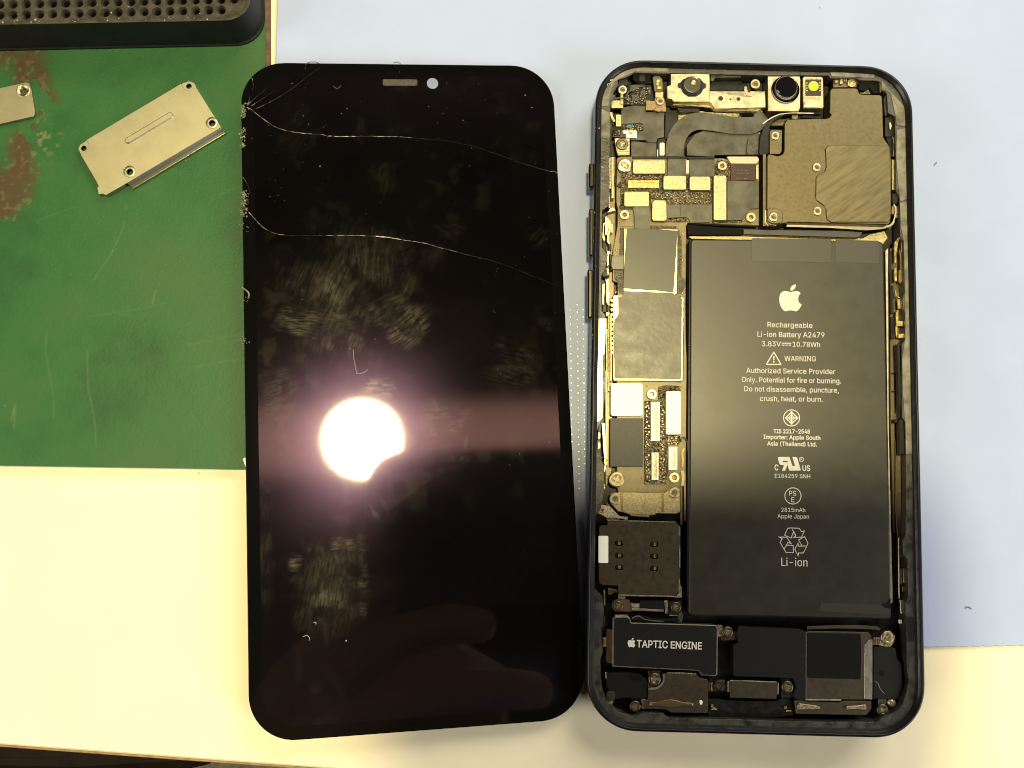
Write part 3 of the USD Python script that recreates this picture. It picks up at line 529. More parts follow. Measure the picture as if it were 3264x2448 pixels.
ul = ul.difference(Polygon([(588, 570), (632, 570), (637, 583), (592, 583)])).difference(Polygon([(652, 532), (680, 532), (706, 618), (682, 620)]))
flatmark(bat, 'printed_logo', 'M', ul)
text(bat, 'C', 'M', 510, 545, 659, 660, 52, bold=True); text(bat, 'US', 'M', 777, 852, 665, 667, 52, bold=True)
flatmark(bat, 'printed_symbol', 'M', Point(768, 556).buffer(24).difference(Point(768, 556).buffer(19))); text(bat, 'R', 'M', 760, 777, 567, 567, 22)
text(bat, 'E184259 SNH', 'M', 512, 852, 733, 738, 38)
flatmark(bat, 'printed_symbol', 'M', Point(686, 907).buffer(81).difference(Point(686, 907).buffer(74)), 'print_dim'); text(bat, 'PS', 'M', 650, 718, 905, 906, 46, 'print_dim'); text(bat, 'E', 'M', 671, 701, 967, 967, 46, 'print_dim')
text(bat, '2815mAh', 'M', 574, 804, 1060, 1062, 38, 'print_dim'); text(bat, 'Apple Japan', 'M', 538, 841, 1120, 1125, 38, 'print_dim')
rc = [[(605, 1285), (635, 1218), (660, 1215), (745, 1218), (770, 1252), (795, 1243), (770, 1303), (690, 1307), (713, 1293), (680, 1228)], [(605, 1285), (668, 1312), (692, 1250)], [(715, 1290), (695, 1250)],
      [(555, 1303), (625, 1304), (668, 1366), (640, 1352), (600, 1420), (563, 1355), (583, 1318), (555, 1303)], [(600, 1420), (622, 1452), (690, 1453), (688, 1383), (630, 1380)],
      [(740, 1330), (798, 1298), (830, 1362), (800, 1430), (785, 1455), (738, 1455), (737, 1482), (703, 1420), (735, 1362), (738, 1390), (808, 1388)], [(740, 1330), (772, 1385)]]
flatmark(bat, 'printed_symbol', 'M', unary_union([LineString(l).buffer(3.2, cap_style=2, join_style=2) for l in rc]), 'print_dim')
text(bat, 'Li-ion', 'M', 574, 826, 1580, 1584, 76, 'print_dim')
# --- battery tray surround: gold well edge, foam strips, right channel
part('well_plate', 'L', [(110, 140), (600, 133), (1660, 165), (1720, 130), (1850, 100), (1880, 160), (1840, 215), (1800, 200), (150, 170)], 3.6, 1.6, 'gold_satin', .1)
part('foam_strip', 'L', [(110, 45), (600, 80), (600, 133), (120, 133)], 5.0, 2.0, 'foam_black', .1); part('foam_strip', 'L', [(605, 82), (1480, 95), (1660, 108), (1640, 150), (1600, 163), (605, 133)], 5.0, 2.0, 'black_tape', .1, .15)
part('rail', 'P', [(2831, 790), (2833, 1356), (2846, 1920), (2838, 1925), (2829, 1356), (2822, 800)], 5.5, 3.5, 'steel', .03, .05)
part('channel_floor', 'P', [(2836, 790), (2866, 790), (2874, 1100), (2872, 1500), (2862, 1700), (2848, 1700), (2838, 1356)], 3.2, 1.3, 'bronze_plate', .05)
for p in ([(2833, 800), (2842, 800), (2842, 905), (2834, 905)], [(2837, 910), (2848, 910), (2848, 1000), (2838, 1000)], [(2838, 1010), (2849, 1010), (2851, 1080), (2840, 1080)]): part('black_pad', 'P', p, 4.2, 1.6, 'plastic_black', .05)
for z_, p in (('R1', [(130, 1330), (160, 1300), (175, 1240), (160, 1215), (172, 1215), (186, 1250), (172, 1310), (146, 1340), (146, 1500), (130, 1500)]), ('R1', [(130, 1540), (150, 1540), (152, 1650), (132, 1650)]), ('R2', [(196, 10), (218, 10), (218, 95), (196, 95)]), ('R2', [(200, 200), (214, 215), (218, 250), (245, 272), (240, 280), (208, 258)]), ('R2', [(224, 285), (256, 285), (258, 370), (230, 370)]), ('R2', [(210, 400), (232, 375), (228, 410), (226, 560), (218, 630), (206, 560)])):
    part('flex_spring', z_, p, 4.8, .5, 'gold', .02, .05)
for p in ((212, 478, 272, 525), (230, 590, 282, 628)): part('contact', 'R2', p, 5.2, .8, 'gold', .04, .06)
for p in ([(185, 1330), (200, 1330), (205, 1420), (195, 1440), (185, 1400)],): part('clip', 'R1', p, 5.2, .8, 'steel_bright', .03)
part('flex_spring', 'R1', [(168, 1400), (178, 1400), (190, 1450), (188, 1650), (178, 1650), (178, 1460)], 4.9, .5, 'copper', .02, .05)
part('key_cap', 'R2', [(232, 30), (262, 25), (270, 120), (250, 150), (232, 120)], 5.0, .8, 'copper', .05)
part('wire', 'R2', [(220, 680), (245, 680), (248, 900), (262, 1100), (240, 1345), (236, 1345), (230, 1000)], 5.6, 1.2, 'plastic_black', .04)
part('slider', 'R2', [(235, 1350), (258, 1335), (280, 1355), (284, 1460), (290, 1660), (240, 1660)], 5.7, 1.2, 'plastic_black', .15, .15)
for y in (930, 1092): part('divider', 'R2', (190, y, 240, y + 9), 4.6, 1.0, 'plastic_black', .01)
part('gasket', 'R2', (196, 1345, 240, 1375), 5.0, 1.0, 'plastic_black', .05)
part('side_flex', 'R3', [(190, 0), (230, 0), (235, 400), (238, 720), (230, 790), (205, 790), (190, 560)], 3.9, .5, 'bronze_plate', .05); part('side_flex', 'R3', [(212, 800), (222, 800), (228, 1300), (218, 1300)], 5.2, .5, 'steel', .03)
part('contact', 'R3', (257, 1052, 278, 1170), 5.0, .6, 'gold_satin', .03); part('contact', 'R3', (232, 1055, 244, 1180), 4.8, .6, 'gold_satin', .02); part('contact', 'R3', (244, 1195, 280, 1240), 4.8, .6, 'copper', .03); part('contact', 'R3', (220, 1470, 244, 1500), 5.0, .6, 'sticker_white', .03)
for p in ([(225, 850), (255, 850), (250, 960), (230, 960)], [(225, 1310), (258, 1310), (250, 1420), (235, 1420)]): part('clip', 'R3', p, 4.8, .7, 'steel', .04)

# --- camera cover (large L-shaped can) with the raised scratched panel
can = part('camera_cover', 'B', [(1110, 408), (1405, 408), (1425, 430), (1432, 460), (1455, 480), (1670, 485), (1700, 500), (1708, 540), (1722, 990), (1780, 1075), (1800, 1110), (1815, 1300)] + [(1815, 1880), (1800, 1990), (1760, 2015)] + [(590, 1985), (585, 1990), (380, 2030)] + [(345, 1980), (350, 1210), (365, 1180), (480, 1205), (530, 1185), (550, 1150), (552, 830), (585, 775), (880, 765), (1040, 765), (1080, 755), (1108, 720), (1085, 680), (1090, 440)], 6.35, 3.8, 'camera_can', .3, .16)
part('cover_tab', 'B', [(395, 900), (520, 898), (530, 920), (525, 1150), (500, 1185), (380, 1185), (380, 930)], 6.1, 3.0, 'camera_can', .12, .08)
part('raised_panel', 'B', [(1070, 1075), (1760, 1085), (1790, 1110), (1800, 1300), (1806, 1940), (1770, 1985), (1100, 1985), (1050, 1950), (1040, 1820), (1020, 1790), (935, 1730), (920, 1690), (925, 1460), (945, 1430), (1030, 1380), (1045, 1330), (1035, 1120)], 6.58, .4, 'panel_scratched', .25, .13, can)
cc = [('B', 448, 966, 52, 6.45), ('B', 937, 1337, 52, 6.65), ('D', 944, 820, 52, 6.65)]
for z_, x, y, r, t_ in cc: screw(z_, x, y, r, t_, 'steel_bright', 'steel', 'tri', .5)
part('corner_tab', 'D', [(350, 790), (480, 790), (530, 830), (545, 940), (500, 965), (400, 970), (350, 940)], 6.52, .5, 'camera_can', .35, .15, can); screw('D', 428, 890, 56, 6.75, 'steel_bright', 'steel', 'tri', .2)
part('can_foot', 'D', [(580, 950), (1780, 985), (1830, 940), (1850, 870), (1862, 880), (1850, 960), (1800, 1015), (1500, 1050), (900, 1005), (580, 1000)], 4.5, .6, 'steel', .08); part('can_clip', 'D', (300, 150, 340, 1000), 5.6, 3, 'bronze_plate', .05); part('can_clip', 'D', [(320, 810), (342, 810), (350, 930), (385, 980), (460, 975), (460, 998), (360, 1000), (320, 950)], 5.9, 1, 'steel_bright', .05)
ribbon('D', [(1835, 640), (1840, 730), (1865, 800), (1850, 900), (1815, 975), (1760, 1005)], 14, 5.6, .3, 'steel', 'wire_trim')
ribbon('D', [(580, 1000), (1000, 1010), (1500, 1035), (1730, 1020), (1830, 975)], 12, 5.2, .3, 'steel', 'wire_trim')
part('coax_block', 'B', (1735, 745, 1850, 980), 5.4, 1.6, 'plastic_black', .1); part('coax_block', 'Q', [(800, 1190), (960, 1170), (1010, 1240), (1015, 1650), (905, 1650), (880, 1400)], 5.0, 1.6, 'plastic_black', .2)
ribbon('Q', [(960, 1180), (980, 1330), (990, 1420), (970, 1650)], 12, 5.3, .12, 'steel_bright', 'coax_wire'); part('coax_plug', 'Q', [(885, 930), (925, 920), (950, 1000), (930, 1080), (900, 1080)], 5.7, .4, 'gold_satin', .08)
part('can_clip', 'R1', (108, 660, 132, 910), 5.3, 1.8, 'gold_satin', .03); part('plastic_post', 'R1', [(110, 935), (150, 935), (165, 965), (150, 1025), (115, 1015)], 5.8, 2, 'plastic_black', .15); part('can_clip', 'R1', [(108, 1040), (125, 1030), (140, 1075), (125, 1110), (105, 1100)], 5.3, 1.8, 'copper', .1); part('can_clip', 'R1', (140, 1040, 160, 1135), 5.0, 1.8, 'smd_tan', .03)
# corner by the top right
part('antenna_bracket', 'B', [(1125, 300), (1160, 300), (1400, 305), (1420, 350), (1400, 400), (1130, 400)], 5.2, 2, 'bronze_plate', .1); screw('B', 1348, 345, 56, 5.6, 'gold_satin', 'gold', 'cross', .9)
smds('solder_lugs', 'B', [(1150, 310, 1180, 345), (1205, 305, 1240, 360), (1250, 290, 1290, 330)], 5.6, .5, 'gold_satin')
part('plastic_block', 'B', [(1420, 320), (1520, 310), (1650, 320), (1672, 345), (1672, 470), (1600, 470), (1560, 400), (1500, 440), (1430, 430)], 5.5, 2, 'foam_black', .1); part('flex_tab', 'Q', [(270, 250), (390, 250), (450, 195), (520, 210), (545, 330), (280, 325)], 4.4, .6, 'smd_tan', .1)
part('trim', 'Q', [(690, 90), (705, 90), (712, 290), (695, 285)], 6.0, 2, 'steel', .02); part('trim', 'Q', [(810, 330), (850, 370), (850, 780), (800, 790), (770, 460)], 5.4, 2, 'ledge', .05)

# --- front camera and sensor bracket across the top
br = part('sensor_bracket', 'A', [(1510, 440), (1920, 440), (1935, 490), (1985, 515), (2025, 490), (2030, 440), (2175, 440), (2180, 640), (2110, 640), (1590, 655), (1540, 590), (1510, 580)], 5.6, 1.2, 'steel_bright', .12, .12)
for x, y, r in ((1648, 530, 30), (1763, 541, 12), (1857, 537, 24)):
    c_ = at('A', x, y, 5.6); obj('hole', lathe([(r / 3.687 * UNIT, 5.615), (.001, 5.615)], 20, (*c_, 0)), 'hole_dark', br)
part('bracket_foot', 'A', [(1085, 590), (1540, 590), (1590, 640), (1800, 650), (2110, 645), (2150, 690), (1580, 668), (1500, 612), (1085, 612)], 4.8, .8, 'gold_satin', .06, .1)
m1 = part('camera_module', 'A', [(1060, 238), (1520, 235), (1525, 430), (1520, 575), (1105, 572), (1080, 545), (1018, 530), (1015, 385), (1060, 372)], 6.2, 3.5, 'steel_bright', .12, .12, label='left camera module with the olive lens')
def lens(z, x, y, rings, m_out, m_in, parent, tilt=(0, 0)):
    k = UNIT / Z[z][2]; c_ = at(z, x, y, 6.2)
    for r0, h0, r1, h1, mm_, nm in rings:
        a = np.array(c_) + np.array(tilt) * (h0 - 6.2)
        obj(nm, lathe([(r0 * k, 5.2), (r0 * k, h0 - .08), (r0 * k - .07, h0), (r1 * k, h1), (.001, h1)], 36, (*a, 0)), mm_, parent, smooth=35)
part('lens_gasket', 'A', [(1145, 350), (1170, 345), (1210, 300), (1400, 290), (1450, 345), (1475, 360), (1475, 405), (1445, 420), (1420, 470), (1360, 508), (1270, 510), (1210, 470), (1180, 410), (1145, 400)], 6.27, .1, 'plastic_black', .25, .02, m1)
lens('A', 1308, 385, [(118, 6.5, 105, 6.35, 'lens_ring', 'lens_ring'), (100, 7.0, 88, 6.95, 'lens_olive', 'lens_barrel')], None, None, m1)
c_ = at('A', 1328, 340, 7.1); obj('lens_glass', lathe([(36 * UNIT / 3.687, 6.9), (34 * UNIT / 3.687, 7.1), (18 * UNIT / 3.687, 7.16), (.001, 7.17)], 24, (*c_, 0)), 'gold_satin', m1, smooth=True)
m2 = part('camera_module', 'B', [(355, 268), (735, 268), (745, 300), (742, 640), (720, 685), (360, 680)], 6.2, 3.5, 'steel_bright', .12, .12, label='right camera module with the glossy black lens')
lens('B', 565, 430, [(170, 6.45, 150, 6.4, 'lens_black', 'lens_ring'), (140, 6.75, 120, 6.6, 'lens_ring', 'lens_ring')], None, None, m2)
c_ = at('B', 582, 390, 7.0); k = UNIT / 3.687
obj('lens_barrel', lathe([(128 * k, 6.3), (126 * k, 6.95), (118 * k, 7.1), (60 * k, 7.14), (.001, 7.08)], 36, (*c_, 0)), 'lens_black', m2, smooth=35)
obj('lens_ring', lathe([(137 * k, 6.5), (134 * k, 6.72), (129 * k, 6.74), (127 * k, 6.5)], 36, (*c_, 0)), 'steel', m2, smooth=True)  # bright steel ring added to stand for the highlight crescents
fl = part('flood_illuminator', 'B', [(768, 285), (790, 270), (990, 272), (1012, 290), (1018, 630), (1000, 648), (775, 645)], 6.1, 3.5, 'gold_satin', .1, .12)
part('recess', 'B', (800, 305, 985, 500), 6.13, .1, 'chip_brown', .08, .02, fl); c_ = at('B', 897, 385, 6.3); obj('filter', lathe([(64 * k, 6.0), (62 * k, 6.3), (50 * k, 6.34), (.001, 6.35)], 30, (*c_, 0)), 'filter_green', fl, smooth=35)
smds('bond_pads', 'B', [(820, 505, 850, 525), (860, 505, 880, 525), (890, 507, 905, 527), (915, 507, 930, 527)] + [(810, 340 + 30 * i, 828, 356 + 30 * i) for i in range(4)] + [(965, 340 + 30 * i, 980, 356 + 30 * i) for i in range(4)], 6.2, .08, 'gold', fl)
part('label_step', 'B', [(775, 540), (950, 545), (955, 510), (1010, 510), (1010, 630), (785, 635)], 6.17, .1, 'steel_bright', .05, .03, fl)
screw('A', 2057, 357, 62, 5.9, 'gold_satin', 'steel', 'tri'); part('ground_clip', 'A', [(1925, 390), (1965, 385), (1975, 430), (2025, 480), (2010, 510), (1960, 500), (1925, 440)], 5.8, .5, 'gold_satin', .1); part('black_clip', 'A', [(1960, 330), (1985, 360), (1990, 400), (2010, 430), (1990, 460), (1965, 420)], 6.1, .6, 'plastic_black', .1)
part('speaker_gap', 'A', [(1525, 330), (1900, 330), (1920, 440), (1525, 440)], 4.2, 1.5, 'plastic_black', .1); part('foam_strip', 'A', [(1530, 235), (1880, 240), (1890, 280), (1580, 290), (1560, 330), (1530, 320)], 5.6, 2, 'ledge', .1)
part('mic_tube', 'A', [(1870, 690), (2040, 685), (2050, 740), (1880, 745)], 5.2, 1.0, 'lens_black', .35, .3); 
# --- flexes under the bracket
part('flex_sheet', 'A', [(520, 630), (620, 610), (770, 615), (770, 690), (985, 690), (985, 985), (905, 1000), (895, 1050), (800, 1050), (760, 1020), (590, 1020), (580, 990), (380, 985), (400, 860), (480, 820), (480, 640)], 4.3, .5, 'flex', .15)
part('flex_sheet', 'A', [(595, 1030), (895, 1055), (895, 1215), (595, 1215)], 4.1, .5, 'flex', .1); part('flex_sheet', 'A', [(905, 1000), (990, 1000), (1000, 690), (1150, 690), (1150, 800), (1000, 1010), (995, 1240), (905, 1240)], 3.7, .5, 'flex_dark', .1)
part('flex_spot', 'A', (932, 1050, 992, 1200), 4.0, .4, 'sticker_white', .3, .04); part('flex_stiffener', 'A', [(898, 1130), (915, 1130), (915, 1220), (898, 1220)], 4.2, .3, 'gold', .02)
ribbon('A', [(1110, 1240), (1108, 1130), (1125, 1020), (1180, 910), (1270, 830), (1400, 795), (1600, 815), (1800, 845), (1960, 850), (2110, 790), (2180, 740)], 215, 4.9, .25, 'flex', 'flex_cable')
part('flex_cable', 'A', [(1250, 1200), (1250, 1080), (1340, 950), (1440, 910), (1600, 930), (2000, 940), (2100, 900), (2105, 1190), (1580, 1195), (1570, 1215)], 4.5, .4, 'flex', .2)
part('foam_pad', 'A', [(1965, 1010), (2105, 1010), (2105, 1190), (1975, 1190), (1955, 1150)], 5.0, .6, 'pad_foam', .15)
part('plate_back', 'A', [(1150, 640), (1500, 690), (2120, 700), (2120, 1000), (1500, 930), (1150, 800)], 3.4, .8, 'gold_satin', .1)
part('flex_bend', 'B', [(250, 1190), (265, 980), (310, 860), (400, 760), (520, 705), (980, 690), (990, 715), (560, 720), (430, 790), (385, 870), (380, 1180), (300, 1200)], 5.6, 1.2, 'plastic_black', .1, .15); ribbon('B', [(300, 830), (400, 760), (520, 712), (700, 700), (900, 705)], 12, 5.75, .15, 'steel', 'trim')
part('clip', 'B', (645, 710, 715, 770), 5.0, .6, 'smd_tan', .05); part('clip', 'B', [(740, 755), (770, 725), (890, 730), (900, 760)], 5.2, .6, 'plastic_black', .1, .1); part('plate_back', 'B', [(385, 790), (640, 760), (560, 800), (545, 850), (385, 850)], 4.0, 1, 'camera_can', .05)
part('cowl', 'A', [(1160, 645), (1400, 650), (1400, 690), (1160, 690)], 5.0, .8, 'flex_dark', .05); 
# --- top left sensor board
part('flex_board', 'A', [(460, 540), (540, 500), (600, 460), (600, 370), (690, 360), (830, 370), (860, 470), (870, 610), (620, 605), (500, 605), (460, 590)], 4.6, .6, 'plastic_black', .1)
part('flex_sheet', 'A', [(590, 370), (760, 360), (760, 390), (690, 400), (620, 440), (575, 450)], 4.9, .3, 'flex', .1)
smds('tiny_components', 'A', scatter('A', 530, 480, 690, 600, 22, 9, 20, 1) + scatter('A', 690, 480, 770, 600, 14, 9, 22, 2) + scatter('A', 640, 400, 690, 470, 7, 8, 18, 3) + scatter('A', 720, 395, 830, 480, 12, 9, 22, 4) + scatter('A', 490, 835, 740, 910, 26, 9, 22, 5) + scatter('A', 400, 900, 470, 965, 5, 10, 22, 6), 4.85, .4, 'smd_tan')
part('component_bed', 'A', [(395, 860), (480, 830), (700, 815), (740, 830), (740, 905), (690, 915), (560, 880), (480, 900), (470, 970), (395, 970)], 4.5, .4, 'plastic_black', .1)
part('chip', 'A', (605, 485, 685, 560), 5.0, .4, 'chip_dark', .02); part('chip', 'A', (705, 440, 770, 490), 5.0, .4, 'chip_dark', .02); part('chip', 'A', (548, 838, 605, 872), 4.95, .4, 'teal', .04, label='teal chip')
part('stiffener', 'A', [(365, 560), (420, 545), (500, 550), (505, 645), (365, 645)], 5.0, .6, 'gold_satin', .1); ribbon('A', [(355, 620), (370, 550), (430, 525), (540, 520), (560, 460), (590, 440)], 14, 5.5, .4, 'flex', 'trim')
screw('A', 495, 425, 56, 5.6, 'steel_bright', 'steel', 'tri'); part('lug', 'A', (470, 470, 505, 600), 5.2, .4, 'gold_satin', .05); part('bumper', 'A', [(435, 370), (450, 320), (540, 295), (580, 345), (540, 380), (440, 400)], 5.5, 1, 'plastic_black', .2, .1)
part('plastic_block', 'A', [(620, 240), (760, 240), (830, 270), (820, 350), (760, 360), (690, 355), (620, 310)], 5.3, 1.5, 'foam_black', .1); part('foam_pad', 'A', (690, 250, 765, 330), 5.6, .6, 'plastic_black', .05)
ec = part('contact_housing', 'A', [(845, 280), (880, 260), (930, 262), (965, 300), (975, 430), (940, 455), (870, 450)], 5.4, 1.4, 'bronze_plate', .1, .1)
for p in ((892, 305, 935, 345), (890, 335, 925, 380), (900, 385, 955, 420)): part('contact', 'A', p, 5.7, .5, 'gold', .05, .08, ec)
part('bracket', 'A', [(770, 550), (870, 560), (880, 490), (970, 490), (1000, 560), (1010, 685), (860, 680), (860, 630), (850, 670), (770, 670)], 5.0, .6, 'copper', .1); screw('A', 938, 558, 52, 5.5, 'gold_satin', 'steel', 'tri'); part('lug', 'A', (880, 450, 975, 520), 5.2, .5, 'gold_satin', .08)
part('solder_bead', 'A', [(880, 630), (960, 630), (975, 655), (920, 690), (865, 670)], 5.2, .3, 'copper', .1, .1)
part('crystal', 'A', (415, 720, 482, 860), 5.1, .6, 'gold_satin', .06); ribbon('A', [(360, 690), (370, 740), (400, 800)], 28, 4.9, .4, 'gold_satin', 'lug')
part('ic_label', 'A', [(500, 905), (660, 905), (665, 995), (535, 990), (540, 950), (500, 940)], 4.95, .3, 'sticker_white', .03); part('contact', 'A', (575, 895, 615, 945), 5.1, .3, 'gold', .03)
hx = part('screw_bracket', 'A', [(400, 1000), (440, 995), (580, 1000), (580, 1195), (440, 1200), (420, 1130)], 4.9, .6, 'gold_satin', .06); screw('A', 492, 1062, 74, 5.3, 'bronze_plate', 'gold', 'tri')
for y in (1135, 1165): part('slat', 'A', (440, y, 580, y + 14), 5.05, .3, 'steel_bright', .01, .03, hx)
# --- main logic board, upper block
bd = part('logic_board', 'C', [(430, 200), (470, 180), (610, 180), (610, 200), (1020, 200), (1600, 200), (1680, 200), (1770, 230), (2100, 250), (2100, 990), (1260, 960), (1245, 1000), (1240, 1640), (1235, 1900), (1240, 2300), (1250, 2560), (1240, 4020), (1200, 4060), (1140, 4150), (1050, 4200), (690, 4200), (640, 4160), (450, 4150), (430, 4050), (425, 2400), (440, 1660), (380, 1640), (380, 1290), (435, 1000), (440, 800), (420, 700)], 4.6, 1.4, 'board', .12, .08)
part('glue_field', 'C', [(480, 350), (600, 395), (1000, 395), (1010, 400), (1260, 395), (1540, 395), (1570, 300), (1620, 215), (1740, 235), (1770, 300), (1780, 460), (1730, 470), (1550, 470), (1545, 740), (1020, 740), (1010, 690), (830, 680), (820, 940), (815, 590), (510, 590), (510, 760), (470, 760), (470, 500)], 4.78, .3, 'glue', .06, .08, bd)
part('glue_field', 'C', [(1015, 905), (1215, 900), (1250, 920), (1260, 950), (1000, 950)], 4.78, .3, 'glue', .06, .06, bd); part('glue_field', 'C', [(1545, 940), (1900, 935), (1920, 960), (1545, 965)], 4.78, .3, 'glue', .04, .06, bd)
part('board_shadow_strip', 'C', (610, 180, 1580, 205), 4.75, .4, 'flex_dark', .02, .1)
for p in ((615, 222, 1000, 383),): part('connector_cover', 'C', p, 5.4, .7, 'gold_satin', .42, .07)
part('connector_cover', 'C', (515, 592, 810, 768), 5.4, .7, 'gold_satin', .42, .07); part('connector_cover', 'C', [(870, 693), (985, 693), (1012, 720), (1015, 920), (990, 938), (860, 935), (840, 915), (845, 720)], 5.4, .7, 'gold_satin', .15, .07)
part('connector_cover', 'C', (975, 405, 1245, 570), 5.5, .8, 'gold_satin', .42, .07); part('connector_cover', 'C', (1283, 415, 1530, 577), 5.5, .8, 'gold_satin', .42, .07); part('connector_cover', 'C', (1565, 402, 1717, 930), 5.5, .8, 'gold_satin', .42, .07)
part('flex_head', 'C', (1025, 193, 1232, 410), 5.2, .5, 'flex', .08, .06); part('flex_head', 'C', (1280, 205, 1578, 418), 5.2, .5, 'flex', .12, .06); part('contact', 'C', (1245, 222, 1278, 378), 5.0, .3, 'sticker_white', .04)
part('flex_fold', 'C', (1015, 172, 1240, 200), 5.5, .8, 'flex_dark', .05, .12); part('flex_fold', 'C', (1262, 182, 1575, 208), 5.5, .8, 'flex_dark', .05, .12)
def connector(z, r, top, m_shell, pins, vertical=False, m_pin='gold'):
    x0, y0, x1, y1 = r; w_ = (y1 - y0) if not vertical else (x1 - x0)
    sh = shape(PH, z, r, top); c_ = obj('connector', [bev(rnd(sh, .12).difference(rnd(sh.buffer(-w_ / Z[z][2] * UNIT * .26), .05)), top - .9, top, .07), bev(sh, top - .9, top - .35, .02)], m_shell, phone)
    ps = []
    for k_ in range(pins):
        t_ = (k_ + .5) / pins * .74 + .13
        for a0, a1 in ((.04, .3), (.36, .46), (.54, .64), (.7, .96)):
            if vertical: q = (x0 + (x1 - x0) * a0, y0 + (y1 - y0) * t_ - 4, x0 + (x1 - x0) * a1, y0 + (y1 - y0) * t_ + 4)
            else: q = (x0 + (x1 - x0) * t_ - 5, y0 + (y1 - y0) * a0, x0 + (x1 - x0) * t_ + 5, y0 + (y1 - y0) * a1)
            ps.append(bev(shape(PH, z, q, top), top - .4, top + (.04 if a0 in (.04, .7) else -.12), .03))
    obj('pins', ps, m_pin, c_, kind='stuff')
    return c_
connector('C', (557, 458, 925, 550), 5.5, 'gold', 14)
part('flex_sheet', 'C', [(620, 768), (810, 768), (815, 870), (815, 1030), (635, 1030), (630, 870), (620, 800)], 5.0, .4, 'flex', .06); part('tape', 'C', (636, 866, 815, 1032), 5.12, .1, 'graphite', .04, .02)
part('flex_cable', 'C', [(1015, 735), (1040, 740), (1530, 750), (1530, 955), (1290, 960), (1275, 915), (1240, 895), (1060, 900), (1015, 910)], 5.1, .5, 'flex', .1); ribbon('C', [(1180, 740), (1180, 880)], 5, 5.16, .1, 'flex_dark', 'crease')
part('flex_cable', 'C', [(1725, 460), (2100, 470), (2100, 785), (2000, 800), (1930, 870), (1910, 930), (1725, 930)], 5.15, .5, 'flex', .12)
part('flex_patch', 'C', [(1720, 180), (2080, 180), (2100, 205), (2095, 240), (2055, 268), (1770, 262), (1745, 220)], 5.0, .5, 'paper_tan', .1)
ch = part('chip', 'C', (1768, 262, 2060, 462), 5.3, .6, 'chip_brown', .06, .05, label='dark brown chip with rows of pale dots')
obj('contact_dots', [lathe([(.055, 5.3), (.03, 5.35), (.001, 5.355)], 6, (*at('C', x, y, 5.3), 0)) for x, y in [(1845 + 16 * i, 335 + (i % 2) * 8) for i in range(10)] + [(1830 + 13 * i, 375) for i in range(12)] + [(1830 + 16 * i, 437) for i in range(9)] + [(1808, 335)]], 'steel_bright', ch, kind='stuff')
part('edge_strip', 'C', (2062, 280, 2095, 450), 5.2, .4, 'gold_satin', .03)
standoff('C', 1668, 288, 58, 5.7); standoff('C', 520, 863, 58, 5.6); standoff('C', 2006, 893, 60, 5.6)
screw('C', 520, 282, 84, 5.9, 'steel_bright', 'gold_satin', 'cross', .8)
part('board_tab', 'C', [(455, 800), (600, 800), (625, 860), (632, 1000), (470, 1000), (450, 900)], 4.75, .3, 'board', .06, .05, bd); part('gasket', 'N', [(500, 690), (560, 610), (595, 590), (600, 740), (550, 730)], 5.0, .4, 'plastic_black', .05); part('gasket', 'N', (425, 450, 475, 640), 5.3, .5, 'plastic_black', .03)
part('gasket', 'N', [(565, 1150), (640, 1200), (885, 1220), (885, 1260), (600, 1260), (560, 1210)], 5.0, .3, 'flex_dark', .04)
# left channel: volume-key flex and springs
for z_, r in (('N', (315, 20, 355, 770)), ('N', (365, 0, 430, 1000)), ('N', (300, 950, 340, 1240))): part('rail', z_, r, 5.4, 2.5, 'gold_satin', .03, .1)
part('channel_floor', 'P', [(1942, 500), (1962, 500), (1960, 780), (1955, 1000), (1950, 1500), (1930, 1560), (1925, 1000), (1935, 700)], 3.2, 1.3, 'bronze_plate', .05)
for z_, p in (('N', [(330, 1240), (400, 1200), (480, 1290), (400, 1310), (270, 1340)]), ('E', [(375, 45), (410, 45), (430, 200), (405, 330), (370, 330)]), ('E', [(340, 150), (365, 130), (350, 280), (380, 380), (360, 430), (330, 370)]), ('E', [(410, 60), (460, 110), (470, 200), (440, 330), (405, 420), (400, 340), (430, 230)]), ('E', [(465, 150), (500, 160), (490, 290), (470, 300)]), ('E', [(395, 400), (430, 370), (445, 480), (410, 450)]), ('E', [(395, 570), (440, 560), (445, 600), (430, 640), (438, 780), (400, 800), (388, 640), (405, 610)]), ('E', [(395, 850), (430, 830), (430, 930), (410, 930)]),
              ('E', [(380, 1010), (430, 990), (430, 1150), (450, 1220), (420, 1390), (385, 1340), (390, 1150)]), ('E', [(325, 1080), (370, 1050), (340, 1200), (360, 1330), (340, 1390), (320, 1330)]), ('E', [(380, 1500), (430, 1480), (420, 1560), (385, 1550)])):
    part('key_spring', z_, p, 5.2, .8, 'steel_bright' if random.random() < .6 else 'gold', .03, .1)
for p in ((325, 60, 370, 130), (330, 440, 395, 600), (420, 450, 470, 560), (330, 850, 440, 960), (330, 1380, 400, 1500), (400, 1390, 450, 1480)): part('key_block', 'E', p, 4.9, 1.5, 'plastic_black', .12, .15)
part('ground_plate', 'F', [(275, 540), (380, 540), (380, 700), (375, 1060), (340, 1110), (335, 1260), (345, 1650), (225, 1650), (230, 1000), (270, 980)], 6.38, .3, 'steel_bright', .15, .06)
part('ground_plate', 'G', [(160, 0), (270, 0), (265, 580), (215, 620), (160, 640)], 6.37, .3, 'steel_bright', .15, .06)
for z_, r in (('F', (385, 700, 412, 1650)), ('F', (420, 500, 440, 1650)), ('F', (445, 480, 478, 1500)), ('G', (300, 0, 330, 1150))): part('rail', z_, r, 5.0, 2.6, 'gold_satin', .02, .12)
